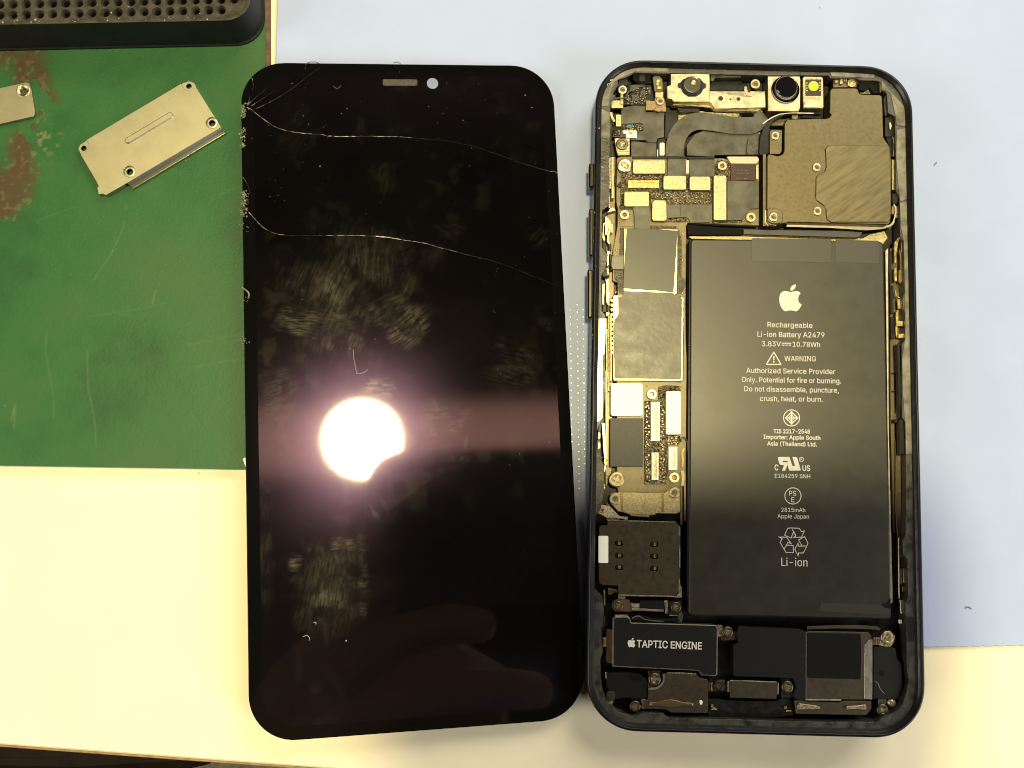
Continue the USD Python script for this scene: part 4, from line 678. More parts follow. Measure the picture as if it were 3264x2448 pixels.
part('ground_plate', 'G', [(255, 630), (300, 640), (310, 1180), (285, 1230), (260, 1290), (262, 1340), (300, 1420), (295, 1440), (255, 1360), (250, 1250), (290, 1150), (270, 900)], 5.7, .6, 'steel_bright', .05, .1)
part('key_block', 'G', [(225, 620), (260, 640), (240, 760), (245, 1040), (205, 1050), (200, 860)], 5.6, 1.4, 'plastic_black', .05); part('key_block', 'G', [(175, 1040), (230, 1040), (240, 1180), (190, 1200)], 5.8, 1.4, 'plastic_black', .08)
for y in (750, 870, 1080): part('contact', 'G', (212, y, 240, y + 70), 5.9, .6, 'steel', .03)
obj('loose_hair', tube(spline([(*at('G', *p, 6.6), h) for p, h in (((180, 1060), 6.4), ((215, 1040), 6.7), ((270, 1050), 6.7), ((320, 1075), 6.4), ((325, 1090), 6.2))], 24), .05), 'rim_black', phone)
part('key_flex', 'E', [(480, 640), (670, 640), (670, 660), (660, 850), (490, 850), (465, 800), (470, 690)], 5.25, .4, 'flex', .1, .1); part('key_flex_fold', 'E', [(440, 600), (490, 640), (490, 855), (450, 870), (440, 760)], 5.0, 1.0, 'flex_dark', .1, .3)
smds('tiny_components', 'C', scatter('C', 500, 395, 960, 445, 22, 10, 22, 21) + scatter('C', 840, 600, 1540, 680, 46, 10, 24, 22) + scatter('C', 1040, 690, 1540, 735, 22, 10, 22, 23) + scatter('C', 1740, 280, 1765, 450, 6, 10, 18, 24), 4.95, .3, 'smd_tan')
smds('tiny_components', 'G', scatter('G', 775, 380, 840, 960, 22, 12, 26, 25) + scatter('G', 960, 380, 1015, 960, 18, 12, 26, 26) + scatter('G', 1040, 790, 1180, 900, 14, 12, 26, 27) + scatter('G', 775, 1000, 845, 1350, 14, 12, 24, 28) + scatter('G', 950, 1000, 1045, 1350, 16, 12, 24, 29), 5.05, .3, 'smd_tan')
# --- shielded can under the black sticker, with tiny parts round it
smds('tiny_components', 'E', [(602, 215, 655, 235)] + scatter('E', 590, 240, 655, 625, 14, 16, 34, 8) + scatter('E', 1475, 330, 1530, 960, 26, 16, 34, 9) + scatter('E', 510, 870, 650, 1010, 16, 16, 34, 10) + scatter('E', 580, 1040, 640, 1200, 6, 16, 30, 11) + scatter('E', 1485, 980, 1570, 1180, 10, 18, 36, 12) + scatter('E', 1060, 180, 1460, 225, 12, 18, 36, 13), 4.95, .4, 'board_dark')
for p in ([(600, 215), (660, 215), (655, 630), (580, 630), (595, 480), (590, 400), (605, 300)], [(1475, 240), (1500, 260), (1505, 330), (1535, 400), (1530, 960), (1580, 990), (1590, 1090), (1530, 1220), (1465, 1220)], [(510, 860), (655, 860), (650, 1210), (590, 1210), (560, 1090), (570, 1040), (510, 990)], [(1055, 180), (1140, 185), (1240, 190), (1380, 215), (1480, 225), (1470, 245), (1055, 235)]): part('component_bed', 'E', p, 4.68, .3, 'board_dark', .06, .04, bd)
sc_ = part('shield_can', 'E', [(660, 228), (1472, 240), (1465, 1225), (650, 1215)], 5.55, 1.0, 'steel_bright', .1, .1)
part('black_sticker', 'E', [(702, 232), (1120, 237), (1468, 262), (1440, 700), (1408, 1180), (1385, 1195), (1200, 1170), (660, 1133), (645, 1115), (672, 640)], 5.66, .08, 'battery_wrap', .12, .03, sc_)
for x, y in ((545, 555), (1545, 310), (1545, 705), (535, 1190), (1540, 1210)): obj('solder_pad', lathe([(.26, 4.6), (.22, 4.75), (.1, 4.8), (.001, 4.8)], 14, (*at('E', x, y, 4.7), 0)), 'steel_bright', bd, smooth=True)
s2 = part('shield_can', 'F', [(500, 190), (640, 190), (655, 150), (1420, 150), (1450, 195), (1540, 205), (1568, 230), (1560, 1470), (1530, 1502), (510, 1490), (488, 1460), (490, 210)], 5.5, 1.0, 'gold', .12, .2)
part('graphite_sheet', 'F', [(655, 130), (1400, 160), (1420, 190), (1520, 212), (1535, 250), (1530, 1445), (1515, 1460), (970, 1458), (530, 1455), (512, 1430), (505, 700), (512, 560), (555, 520), (572, 480), (570, 215), (640, 205)], 5.58, .14, 'graphite', .08, .03, s2)
part('graphite_flap', 'F', [(515, 1045), (860, 1045), (920, 1075), (960, 1140), (970, 1230), (970, 1455), (530, 1452), (514, 1430)], 5.66, .08, 'graphite', .1, .02, s2)
ribbon('F', [(730, 900), (870, 960), (960, 1110), (1020, 1240), (1060, 1440)], 46, 5.64, .05, 'graphite', 'crease', s2)
for x, y, l in ((490, 250, 1400),):
    for k_ in range(16): part('spring_finger', 'F', (462, y + k_ * 72, 492, y + k_ * 72 + 44), 5.2, .4, 'gold', .02, .06, s2) if k_ < 12 else None
# --- lower board: white chip cover, dark chip, connectors, strip
part('chip_cover', 'G', (365, 157, 750, 550), 5.55, 1.0, 'sticker_white', .5, .08, label='white square chip cover'); 
part('chip', 'G', (356, 577, 756, 1160), 5.4, .9, 'chip_dark', .08, .06, label='large dark grey chip')
gf = part('glue_field', 'G', [(770, 370), (930, 360), (935, 200), (1020, 180), (1190, 190), (1210, 250), (1030, 260), (1020, 780), (1200, 790), (1190, 900), (1060, 900), (1040, 980), (1060, 1200), (1030, 1370), (770, 1370), (765, 1000)], 4.85, .4, 'glue', .08, .1, bd)
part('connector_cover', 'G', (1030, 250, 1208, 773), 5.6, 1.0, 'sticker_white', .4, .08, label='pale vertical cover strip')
connector('G', (848, 380, 955, 850), 5.6, 'sticker_white', 20, True, 'steel_bright'); connector('G', (856, 990, 940, 1320), 5.6, 'sticker_white', 12, True); connector('G', (1060, 920, 1165, 1200), 5.6, 'sticker_white', 2, True, 'gold')
standoff('G', 860, 287, 62, 5.6); standoff('G', 1130, 1290, 64, 5.6); screw('G', 437, 1313, 92, 5.9, 'gold_satin', 'gold_satin', 'cross', 1.1)
for x, y in ((797, 193), (740, 1292), (1208, 200)): obj('solder_pad', lathe([(.2, 4.6), (.17, 4.72), (.001, 4.76)], 12, (*at('G', x, y, 4.7), 0)), 'steel_bright', bd, smooth=True)
ribbon('G', [(1215, 860), (1210, 830), (1240, 805), (1275, 840), (1290, 900), (1290, 980)], 16, 5.4, .4, 'plastic_black', 'antenna_wire'); ribbon('G', [(1245, 940), (1225, 1000), (1230, 1090), (1225, 1160)], 22, 5.2, .5, 'copper', 'lug'); ribbon('G', [(1225, 1210), (1235, 1290), (1225, 1390)], 34, 5.2, .5, 'gold_satin', 'lug')
part('rail', 'H', (1100, 170, 1125, 600), 5.0, 2, 'bronze_plate', .03); part('rail', 'H', (1140, 20, 1165, 560), 4.6, 2, 'copper', .03)
# --- battery connector bracket under the board
part('connector_bracket', 'H', [(318, 300), (335, 255), (385, 240), (610, 240), (620, 247), (755, 247), (930, 245), (975, 200), (1040, 180), (1095, 200), (1098, 455), (1060, 475), (830, 470), (820, 490), (520, 475), (460, 455), (415, 450), (330, 355)], 5.3, .5, 'gold_satin', .12, .06)
for p in ((445, 248, 470, 452), (893, 248, 922, 460)): part('fold', 'H', p, 5.36, .15, 'copper', .02, .05)
screw('H', 382, 312, 60, 5.6, 'gold_satin', 'steel', 'tri', .4); screw('H', 1036, 243, 60, 5.6, 'gold_satin', 'steel', 'tri', .1)
part('shelf', 'H', [(520, 470), (810, 472), (800, 490), (760, 495), (755, 515), (560, 500)], 4.9, .5, 'gold_satin', .03); part('foam_strip', 'H', [(420, 455), (520, 470), (540, 500), (760, 520), (1095, 480), (1095, 600), (440, 550)], 3.8, 1.5, 'foam_black', .05)
part('ground_bracket', 'H', [(193, 430), (205, 395), (240, 378), (290, 385), (330, 400), (430, 500), (520, 510), (525, 545), (400, 520), (285, 520), (250, 495), (200, 475)], 5.9, .6, 'smd_tan', .1, .06); screw('H', 240, 437, 30, 6.1, 'gold_satin', 'steel', 'tri'); part('lug', 'H', [(290, 350), (320, 375), (400, 470), (360, 470), (290, 400)], 5.5, .4, 'bronze_plate', .05)
# --- SIM tray cage with its six contacts
hs = unary_union([rnd(shape(PH, 'K', (x - 48, y - 30, x + 50, y + 30), 5.6), .38) for x, y in ((560, 488), (562, 630), (562, 772), (977, 498), (977, 640), (977, 782))])
cage = shape(PH, 'K', [(328, 295), (345, 278), (430, 272), (432, 215), (470, 228), (1235, 243), (1285, 290), (1282, 1075), (1235, 1112), (640, 1100), (560, 1092), (556, 985), (380, 975), (335, 955), (325, 900)], 5.6)
sim = obj('card_cage', [bev(rnd(cage, .15).difference(hs), 5.35, 5.6, .05), bev(rnd(cage, .15).buffer(-.1), 3.6, 4.7, .05)], 'bronze_plate', phone)
part('white_label', 'K', (322, 398, 438, 718), 5.66, .05, 'sticker_white', .25, .02, sim)
for x, y in ((574, 484), (576, 626), (576, 768), (991, 496), (991, 637), (991, 778)): part('card_contact', 'K', (x - 16, y - 24, x + 14, y + 24), 5.45, .5, 'gold', .05, .1, sim)
part('cage_edge', 'K', [(430, 212), (1235, 232), (1235, 244), (432, 224)], 5.66, .6, 'gold_satin', .01, .05, sim); part('cage_edge', 'K', [(560, 1088), (1235, 1106), (1232, 1120), (560, 1104)], 5.66, .6, 'gold_satin', .01, .05, sim)
for p in ((1268, 290, 1284, 395), (1270, 510, 1285, 770), (1268, 905, 1282, 1065)): part('cage_edge', 'K', p, 5.68, .6, 'steel', .01, .05, sim)
for p in ((1235, 420, 1275, 490), (1235, 800, 1275, 860)): part('spring_finger', 'K', p, 5.5, .3, 'bronze_plate', .03, .05, sim)
part('wall_trim', 'K', [(1285, 970), (1305, 1015), (1305, 1125), (1230, 1125), (1230, 1115), (1290, 1112), (1290, 1020), (1278, 985)], 5.75, .8, 'steel', .02); part('tray_lever', 'K', [(435, 1020), (545, 1030), (550, 1065), (475, 1058), (472, 1095), (437, 1090)], 5.3, .6, 'bronze_plate', .04); part('pin', 'K', (443, 1018, 476, 1030), 5.5, .5, 'gold', .02); part('ground_lug', 'K', (420, 190, 570, 212), 5.4, .5, 'gold_satin', .02)
# --- lower connector bracket
lb = part('connector_bracket', 'K', [(480, 1190), (520, 1150), (590, 1140), (690, 1150), (700, 1190), (800, 1195), (800, 1240), (730, 1250), (700, 1290), (600, 1285), (520, 1290), (485, 1250)], 5.0, .5, 'copper', .1, .06); part('block', 'K', (810, 1160, 1095, 1262), 5.2, 1.5, 'foam_black', .04); part('bar', 'K', [(720, 1248), (1090, 1266), (1088, 1290), (720, 1276)], 5.4, .6, 'steel', .03); part('bar', 'K', [(1098, 1160), (1138, 1158), (1135, 1310), (1112, 1312)], 5.4, .6, 'gold_satin', .03); part('bar', 'K', (560, 1108, 640, 1140), 5.2, .6, 'gold_satin', .03)
part('mount', 'K', [(1138, 1170), (1300, 1160), (1300, 1310), (1258, 1335), (1160, 1330), (1140, 1300)], 4.9, 1, 'inner_wall', .1); part('bar', 'K', (1158, 1328, 1258, 1340), 5.0, .5, 'steel', .02); screw('K', 556, 1222, 54, 5.5, 'bronze_plate', 'gold', 'cross', .8); screw('K', 1235, 1237, 60, 5.5, 'lens_ring', 'gold', 'cross', .6); part('tag', 'K', [(700, 1195), (803, 1193), (803, 1240), (745, 1245), (715, 1225)], 5.2, .2, 'smd_tan', .02, .03)
part('gasket_loop', 'K', [(700, 1350), (800, 1330), (1000, 1375), (1270, 1370), (1275, 1400), (1050, 1405), (720, 1390)], 5.3, 1, 'foam_black', .2, .2); ribbon('K', [(720, 1370), (790, 1340), (860, 1375), (960, 1395), (1090, 1403)], 8, 5.5, .2, 'steel', 'wire'); part('glue_blob', 'K', [(1260, 1320), (1300, 1290), (1320, 1340), (1300, 1430), (1270, 1410)], 5.2, .6, 'ledge', .2, .15)
# --- haptic motor, lower left
te = part('haptic_motor', 'I', [(382, 160), (410, 132), (560, 132), (585, 150), (602, 203), (1596, 232), (1618, 255), (1610, 810), (1590, 830), (1425, 823), (1385, 768), (800, 742), (380, 720)], 5.9, 3.8, 'steel', .1, .08)
part('motor_label', 'I', [(392, 170), (418, 145), (552, 145), (575, 160), (592, 212), (1585, 242), (1604, 265), (1597, 800), (1580, 818), (1435, 812), (1392, 758), (800, 730), (392, 706)], 5.96, .08, 'speaker_black', .1, .02, te)
text(te, 'TAPTIC ENGINE', 'I', 662, 1428, 489, 516, 78, 'print_light', 5.975, True)
flatmark(te, 'printed_logo', 'I', affinity.translate(affinity.scale(affinity.rotate(apple, 2, origin=(1022, 690)), .46, .47, origin=(1022, 690)), 602 - 1022, 440 - 695), 'print_light', 5.975)
part('motor_frame', 'I', [(305, 290), (330, 282), (378, 285), (372, 685), (320, 680), (300, 640)], 4.8, 2.6, 'copper', .1, .1); part('tab', 'I', (1612, 235, 1670, 365), 5.0, 1, 'smd_tan', .05); part('tab', 'I', (410, 112, 555, 132), 5.3, 1, 'smd_tan', .03)
screw('I', 1732, 312, 62, 5.8, 'bronze_plate', 'gold', 'cross', .75); part('lug', 'I', [(1660, 370), (1790, 340), (1840, 285), (1850, 380), (1810, 410), (1660, 412)], 5.0, .8, 'bronze_plate', .05)
for p in ((262, 380, 300, 490),): part('spring', 'I', p, 5.3, 1.2, 'gold', .1, .2)
# --- loudspeaker and lower right cluster
sp = part('speaker_box', 'J', [(8, 238), (20, 228), (690, 258), (745, 285), (745, 1030), (640, 1020), (600, 980), (640, 880), (600, 790), (480, 785), (0, 770), (-40, 760), (-40, 430), (8, 400)], 5.7, 3.6, 'speaker_black', .12, .08)
ss = part('speaker_plate', 'J', [(745, 290), (760, 278), (1420, 290), (1455, 320), (1460, 355), (1440, 370), (1462, 400), (1465, 1022), (745, 1018)], 5.75, 1.0, 'bronze_plate', .1, .08)
part('speaker_foam', 'J', [(762, 300), (1340, 308), (1345, 500), (1340, 800), (1100, 795), (770, 785), (758, 770)], 5.84, .12, 'foam_black', .05, .04, ss); part('plate_edge', 'J', [(1385, 420), (1420, 375), (1468, 370), (1465, 1020), (1378, 1015)], 5.84, .12, 'steel', .08, .05, ss)
part('speaker_trim', 'J', [(760, 225), (1300, 212), (1520, 228), (1560, 255), (1540, 275), (1500, 262), (1100, 250), (760, 260)], 5.5, .6, 'bronze_plate', .05)
as_ = part('antenna_strip', 'J', [(622, 1030), (690, 1022), (735, 1040), (1120, 1048), (1155, 1035), (1455, 1035), (1458, 1120), (1400, 1190), (640, 1178)], 5.5, .8, 'bronze_plate', .12, .1); part('strip_bar', 'J', [(742, 1014), (1130, 1020), (1128, 1038), (742, 1032)], 5.85, .4, 'steel_bright', .02, .05)
for pts in ([(645, 1085), (670, 1062), (760, 1075), (870, 1090), (905, 1105), (885, 1130), (760, 1130), (660, 1135)], [(1410, 1100), (1395, 1075), (1310, 1085), (1190, 1095), (1172, 1112), (1190, 1132), (1310, 1128), (1390, 1140)]): part('spring_contact', 'J', pts, 5.85, .4, 'gold_satin', .1, .12, as_)
screw('J', 1630, 350, 68, 5.6, 'gold_satin', 'gold', 'cross', .9); part('lug', 'J', [(1472, 352), (1556, 350), (1590, 290), (1660, 275), (1715, 330), (1700, 400), (1662, 452), (1545, 440), (1540, 430), (1472, 428)], 5.2, .6, 'gold_satin', .12)
for x in (1488, 1512, 1536): part('lug_rib', 'J', (x, 355, x + 12, 426), 5.4, .3, 'copper', .01)
blk = part('mic_block', 'J', [(1478, 455), (1660, 455), (1720, 470), (1735, 580), (1790, 640), (1795, 880), (1750, 1010), (1700, 1020), (1475, 1010)], 5.2, 2.5, 'flex_dark', .1, .1); obj('hole', lathe([(31 / 3.403 * UNIT, 5.215), (.001, 5.215)], 20, (*at('J', 1562, 732, 5.2), 0)), 'foam_black', blk)
ribbon('J', [(1492, 822), (1530, 850), (1550, 900), (1600, 955)], 6, 5.24, .05, 'smd_tan', 'scuff', blk)
screw('J', 1582, 1138, 62, 5.5, 'bronze_plate', 'gold', 'cross', .6); part('lug', 'J', [(1530, 1020), (1620, 1020), (1620, 1060), (1600, 1090), (1530, 1080)], 5.1, .8, 'bronze_plate', .05); obj('rivet', lathe([(44 / 3.403 * UNIT, 4.8), (.6, 5.1), (.3, 5.2), (.001, 5.2)], 20, (*at('J', 1680, 1058, 5.1), 0)), 'smd_tan', phone, smooth=True)
screw('J', 547, 886, 62, 5.6, 'bronze_plate', 'gold', 'cross', .7); part('mount', 'J', [(480, 790), (640, 790), (640, 940), (600, 1000), (480, 1000)], 4.9, 1.5, 'inner_wall', .1)
mp = part('cover_plate', 'O', [(905, 955), (1555, 975), (1585, 995), (1582, 1150), (1555, 1155), (1553, 1215), (912, 1200), (905, 1130), (878, 1120), (878, 972)], 5.5, .8, 'bronze_plate', .06, .08)
part('plate_edge', 'O', [(908, 952), (1556, 972), (1556, 990), (908, 970)], 5.6, .4, 'steel_bright', .01, .06, mp); part('plate_edge', 'O', [(872, 970), (890, 970), (890, 1120), (872, 1120)], 5.55, .4, 'gold_satin', .01, .05, mp); part('plate_edge', 'O', [(1572, 990), (1586, 992), (1584, 1150), (1570, 1150)], 5.55, .4, 'steel', .01, .05, mp)
screw('O', 745, 1030, 70, 5.5, 'inner_wall', 'steel', 'tri'); part('lug', 'O', [(605, 990), (660, 990), (720, 950), (830, 950), (850, 1040), (830, 1100), (650, 1105), (605, 1100)], 5.0, .6, 'bronze_plate', .08); part('bar', 'O', (648, 990, 662, 1110), 5.2, .4, 'gold', .01)
part('port_housing', 'O', [(600, 1220), (900, 1230), (1560, 1250), (1620, 1200), (1760, 1200), (1790, 1440), (1500, 1480), (600, 1470)], 4.6, 2, 'plastic_black', .1); smds('solder_lugs', 'O', [(640, 1295, 672, 1330), (640, 1352, 725, 1368), (665, 1330, 700, 1350), (1662, 1322, 1695, 1355), (1685, 1375, 1760, 1392)], 5.0, .4, 'gold')
ap_ = part('antenna_plate', 'I', [(800, 985), (890, 985), (960, 940), (985, 880), (985, 800), (1030, 790), (1360, 800), (1400, 850), (1490, 870), (1505, 900), (1500, 1255), (1485, 1268), (1060, 1260), (1015, 1225), (765, 1215), (735, 1200), (735, 1110), (800, 1105)], 5.4, .9, 'bronze_plate', .1, .09)
part('plate_edge', 'I', [(1025, 785), (1362, 797), (1360, 812), (1025, 800)], 5.5, .4, 'gold_satin', .01, .05, ap_); ribbon('I', [(800, 978), (880, 975), (945, 940), (980, 870), (980, 805)], 22, 5.52, .3, 'steel', 'plate_edge', ap_)
part('spring_contact', 'I', [(812, 1140), (900, 1135), (980, 1112), (1060, 1105), (1130, 1115), (1210, 1140), (1335, 1148), (1335, 1192), (1210, 1178), (1130, 1195), (1060, 1203), (980, 1195), (900, 1182), (812, 1188)], 5.62, .3, 'copper', .1, .12, ap_)
for x, y in ((828, 1160), (1316, 1168)): obj('rivet', lathe([(.2, 5.5), (.15, 5.75), (.001, 5.78)], 12, (*at('I', x, y, 5.7), 0)), 'gold', ap_, smooth=True)
part('rubber_dot', 'I', [(1398, 1120), (1420, 1108), (1438, 1130), (1430, 1165), (1405, 1165)], 5.5, .15, 'sticker_white', .1, .05, ap_)
screw('I', 873, 870, 70, 5.6, 'bronze_plate', 'gold', 'cross', .1); part('mount', 'I', (800, 765, 945, 985), 4.9, 1.5, 'bronze_plate', .08); screw('I', 645, 1187, 62, 5.5, 'lens_ring', 'gold', 'cross', .5); part('lug', 'I', (722, 1100, 762, 1220), 5.2, .5, 'gold_satin', .02)
part('antenna_block', 'I', [(305, 800), (330, 790), (550, 782), (700, 810), (790, 880), (790, 1090), (600, 1100), (580, 1080), (420, 1100), (300, 960)], 5.0, 2.5, 'foam_black', .1, .1); part('glass_fuse', 'I', (600, 815, 725, 865), 5.4, .8, 'frame_blue', .1, .12); part('plastic_cap', 'I', [(300, 1050), (320, 1010), (390, 1005), (415, 1050), (405, 1110), (360, 1140), (310, 1110)], 5.3, .8, 'lens_ring', .15, .15); part('contact', 'I', [(330, 1130), (390, 1120), (375, 1165), (330, 1160)], 5.4, .3, 'steel', .03)
part('wall_trim', 'I', [(275, 120), (290, 120), (290, 220), (250, 280), (262, 560), (300, 690), (305, 855), (290, 860), (278, 600), (245, 520), (232, 280)], 5.9, 1.5, 'inner_wall', .02); part('wall_trim', 'I', (292, 785, 306, 860), 6.0, .5, 'smd_tan', .01); part('wall_trim', 'K', [(385, 1040), (400, 1030), (402, 1210), (385, 1225)], 5.6, 1.5, 'steel', .01)

# ------------------------------------------------------------------ the removed screen, cracked along its left edge
def proj(p):
    q = (np.atleast_2d(p) - C) @ M; return np.c_[CX + F * q[:, 0] / -q[:, 2], CY - F * q[:, 1] / -q[:, 2]]
SUNIT = np.linalg.norm(SC.px(1200, 1200, 1.6) - SC.px(1300, 1200, 1.6)) / 100
def sat(z, x, y, w=1.6): return SC.px(*zz(z, x, y), w)
lcd = thing('phone_screen', 'cracked black phone screen lying face up, reflecting the round lamp', 'screen', SC)
so = Polygon([SC.px(x, y, 1.6) for x, y in [(767, 198), (1760.3, 209.4), (1868.2, 2289), (794, 2371)]])
so = rnd(so, 9.6, 14)
chips_at = [('S2', 95, 560), ('S2', 88, 600), ('S2', 92, 640), ('S2', 75, 800), ('S2', 70, 860), ('S2', 80, 930), ('S2', 95, 1410), ('S2', 88, 1450), ('S2', 92, 1500), ('S2', 90, 1560), ('S2', 85, 1610), ('S6', 62, 60), ('S6', 55, 110), ('S6', 60, 160), ('S6', 58, 230), ('S6', 70, 720), ('S6', 60, 980)]
g_ = np.random.default_rng(3); bite = []
for z_, x, y in chips_at:
    c_ = np.array(sat(z_, x - 24, y)); a_ = np.sort(g_.uniform(0, 2 * np.pi, 7)); bite.append(Polygon(c_ + np.c_[np.cos(a_), np.sin(a_)] * g_.uniform(.4, 1.25, (7, 1)) * np.array([.75, 1.2])).buffer(0))
glass = so.difference(unary_union(bite)); glass = max(getattr(glass, 'geoms', [glass]), key=lambda q: q.area)
mat('glass_black', (.0035, .0033, .0032), .05, 0, spec=.5)
mat('glass_frame', (.01, .01, .011), .35, .3)
obj('back_frame', bev(so.buffer(-1.2), 0, .95, .1), 'glass_frame', lcd)
obj('cover_glass', bev(glass, .75, 1.6, .14), 'glass_black', lcd, smooth=25)
# display area: a fine grid so finger marks keep their own shapes
def active():
    a = so.buffer(-2.6); st = .2; x0, y0, x1, y1 = a.bounds; xs = np.arange(x0, x1, st); ys = np.arange(y0, y1, st); X, Y = np.meshgrid(xs, ys); nx, ny = len(xs), len(ys)
    import shapely
    a2 = rnd(a, 8, 8); ins = shapely.contains_xy(a2, X, Y)
    P3 = np.stack([X, Y, np.full_like(X, 1.615)], -1).reshape(-1, 3)
    q = proj((P3 @ SC.R.T) + SC.o); px, py = q[:, 0], q[:, 1]
    i, j = np.meshgrid(np.arange(ny - 1), np.arange(nx - 1), indexing='ij'); k = (ins[:-1, :-1] & ins[1:, 1:] & ins[1:, :-1] & ins[:-1, 1:]).ravel(); a_ = (i * nx + j).ravel()[k]
    f = np.vstack([np.c_[a_, a_ + 1, a_ + nx + 1], np.c_[a_, a_ + nx + 1, a_ + nx]])
    N = lambda s, sd, o=4: meshkit.fbm(np.c_[px * s, py * s, np.zeros(len(px))], o, sd)
    mask = .015 * np.clip((N(.006, 31) - .4) * 4, 0, 1) + .10 * np.clip((N(.02, 32) - .56) * 5, 0, 1) * np.clip((N(.004, 33) - .42) * 5, 0, 1)
    # (tile, x, y, rx, ry, strength, ridge centre offset x, y, ridge period px, smear)
    for z_, x, y, rx, ry, s, ox, oy, per, sm in [('S6', 660, 690, 460, 430, .34, 700, 300, 8, .95), ('S7', 600, 1330, 380, 330, .3, 900, 200, 8, .95), ('S6', 470, 870, 290, 130, .5, -100, 900, 9.5, .5), ('S6', 640, 650, 120, 190, .8, 900, 300, 8.5, .8), ('S6', 1110, 880, 135, 150, .9, -500, -700, 10, .35), ('S6', 850, 440, 230, 240, .30, 900, 0, 7, .9), ('S6', 1090, 400, 100, 120, .35, -300, -400, 9.5, .4), ('S6', 980, 760, 160, 120, .42, 200, 500, 9, .6),
            ('S7', 930, 75, 110, 70, 1.0, 0, 170, 9.5, .2), ('S7', 1340, 330, 165, 220, .62, 10, 150, 9.5, .15), ('S6', 1800, 1170, 180, 190, .42, -60, 170, 9.5, .2), ('S6', 1960, 310, 110, 90, .35, 200, 200, 9, .3), ('S6', 1360, 270, 110, 60, .3, 100, -200, 9, .6),
            ('S7', 680, 1070, 95, 55, .9, -100, -600, 9.5, .3), ('S7', 820, 1330, 55, 290, 1.0, -120, 1500, 9.5, .35), ('S7', 640, 1450, 170, 150, .75, 1300, 150, 11, .85), ('S7', 600, 1250, 200, 160, .4, 700, -200, 9, .8), ('S7', 370, 1190, 55, 75, .7, 0, 200, 9.5, .2), ('S7', 940, 860, 90, 100, .4, -300, 200, 9.5, .3), ('S7', 1400, 530, 160, 40, .6, -200, -100, 9, .7), ('S7', 1480, 420, 22, 90, .8, 500, 0, 9, .6),
            ('S7', 190, 1200, 80, 420, .22, 500, 0, 8, .9), ('S7', 300, 100, 180, 200, .22, 100, 300, 9, .8), ('S2', 600, 700, 240, 300, .25, 900, 700, 7, .95), ('S2', 1380, 1180, 200, 260, .2, 900, 300, 8, .9), ('S2', 1850, 400, 330, 90, .3, 200, 900, 8, .9), ('S6', 2060, 1500, 60, 120, .5, -200, 80, 9, .3)]:
        cx_, cy_ = zz(z_, x, y); k_ = 1 / Z[z_][2]; u, v = (px - cx_) / (rx * k_), (py - cy_) / (ry * k_)
        d = np.sqrt(u * u + v * v) + 1.3 * (N(.010, int(x + y), 4) - .5); fall = np.clip((1.15 - d) * 1.25, 0, 1)
        if fall.max() <= 0: continue
        sel = fall > 0; r = np.hypot(px[sel] - cx_ - ox * k_, py[sel] - cy_ - oy * k_) + 7 * (N(.02, int(x), 2)[sel] - .5)
        th = math.atan2(oy, ox) + math.pi / 2; cu, cv = px[sel] * math.cos(th) + py[sel] * math.sin(th), -px[sel] * math.sin(th) + py[sel] * math.cos(th)
        streak = np.clip((meshkit.fbm(np.c_[cu * .03, cv * .22, np.full(sel.sum(), x * .1)], 3, 71) - .36) * 3.2, 0, 1)
        ridge = np.clip(.45 + .7 * np.cos(2 * np.pi * r / (per * .85)), 0, 1) * np.clip((N(.08, int(rx), 3)[sel] - .36) * 5, 0, 1); blotch = np.clip((N(.022, int(y), 4)[sel] - .38) * 4, 0, 1)
        ridge = .45 * ridge + .75 * streak
        mask[sel] = np.maximum(mask[sel], fall[sel] ** 1.3 * s * (.5 if cx_ > 1380 else 1.0) * ((1 - sm) * ridge + sm * (.22 + .78 * ridge)) * (.2 + .8 * blotch))
    n = {'a': ('attribute', {'attribute': 'smudge'}), 'p': ('principled_bsdf', {'base_color': (.002, .0019, .0018), 'roughness': .035, 'specular_ior_level': .5}),
         'h1': ('glossy_bsdf', {'distribution': 'beckmann', 'color': (.0032, .0019, .0046), 'roughness': .175}), 'h2': ('glossy_bsdf', {'distribution': 'beckmann', 'color': (.0004, .00025, .00045), 'roughness': .28}), 'a1': ('add_closure', {}), 'a2': ('add_closure', {}),
         's': ('glossy_bsdf', {'color': (.05, .047, .04), 'roughness': .36}), 'tb': ('transparent_bsdf', {'color': (0, 0, 0)}), 'mx': ('mix_closure', {}), 'a3': ('add_closure', {}), 'k': ('math', {'math_type': 'multiply', 'value2': .52, 'use_clamp': True})}
    n['tg'] = ('combine_xyz', {'x': float(SC.R[0, 1]), 'y': float(SC.R[1, 1]), 'z': float(SC.R[2, 1])}); n['an'] = ('glossy_bsdf', {'distribution': 'beckmann', 'color': (.0046, .0027, .0043), 'roughness': .225, 'anisotropy': .87, 'rotation': 0.0}); n['a4'] = ('add_closure', {})
    L = [('tg.vector', 'an.tangent'), ('a3.closure', 'a4.closure1'), ('an.BSDF', 'a4.closure2'), ('p.BSDF', 'a1.closure1'), ('h1.BSDF', 'a1.closure2'), ('a1.closure', 'a2.closure1'), ('h2.BSDF', 'a2.closure2'), ('a.fac', 'k.value1'), ('k.value', 'mx.fac'), ('tb.BSDF', 'mx.closure1'), ('s.BSDF', 'mx.closure2'), ('a2.closure', 'a3.closure1'), ('mx.closure', 'a3.closure2')]
    MAT['display_glass'] = usdkit.material(stage, '/World/Looks/display_glass', n, L, surface='a4.closure')
    us, inv = np.unique(f, return_inverse=True); P3, mask, f = P3[us], mask[us], inv.reshape(-1, 3)
    pr = obj('display_area', (P3, f), 'display_glass', lcd)
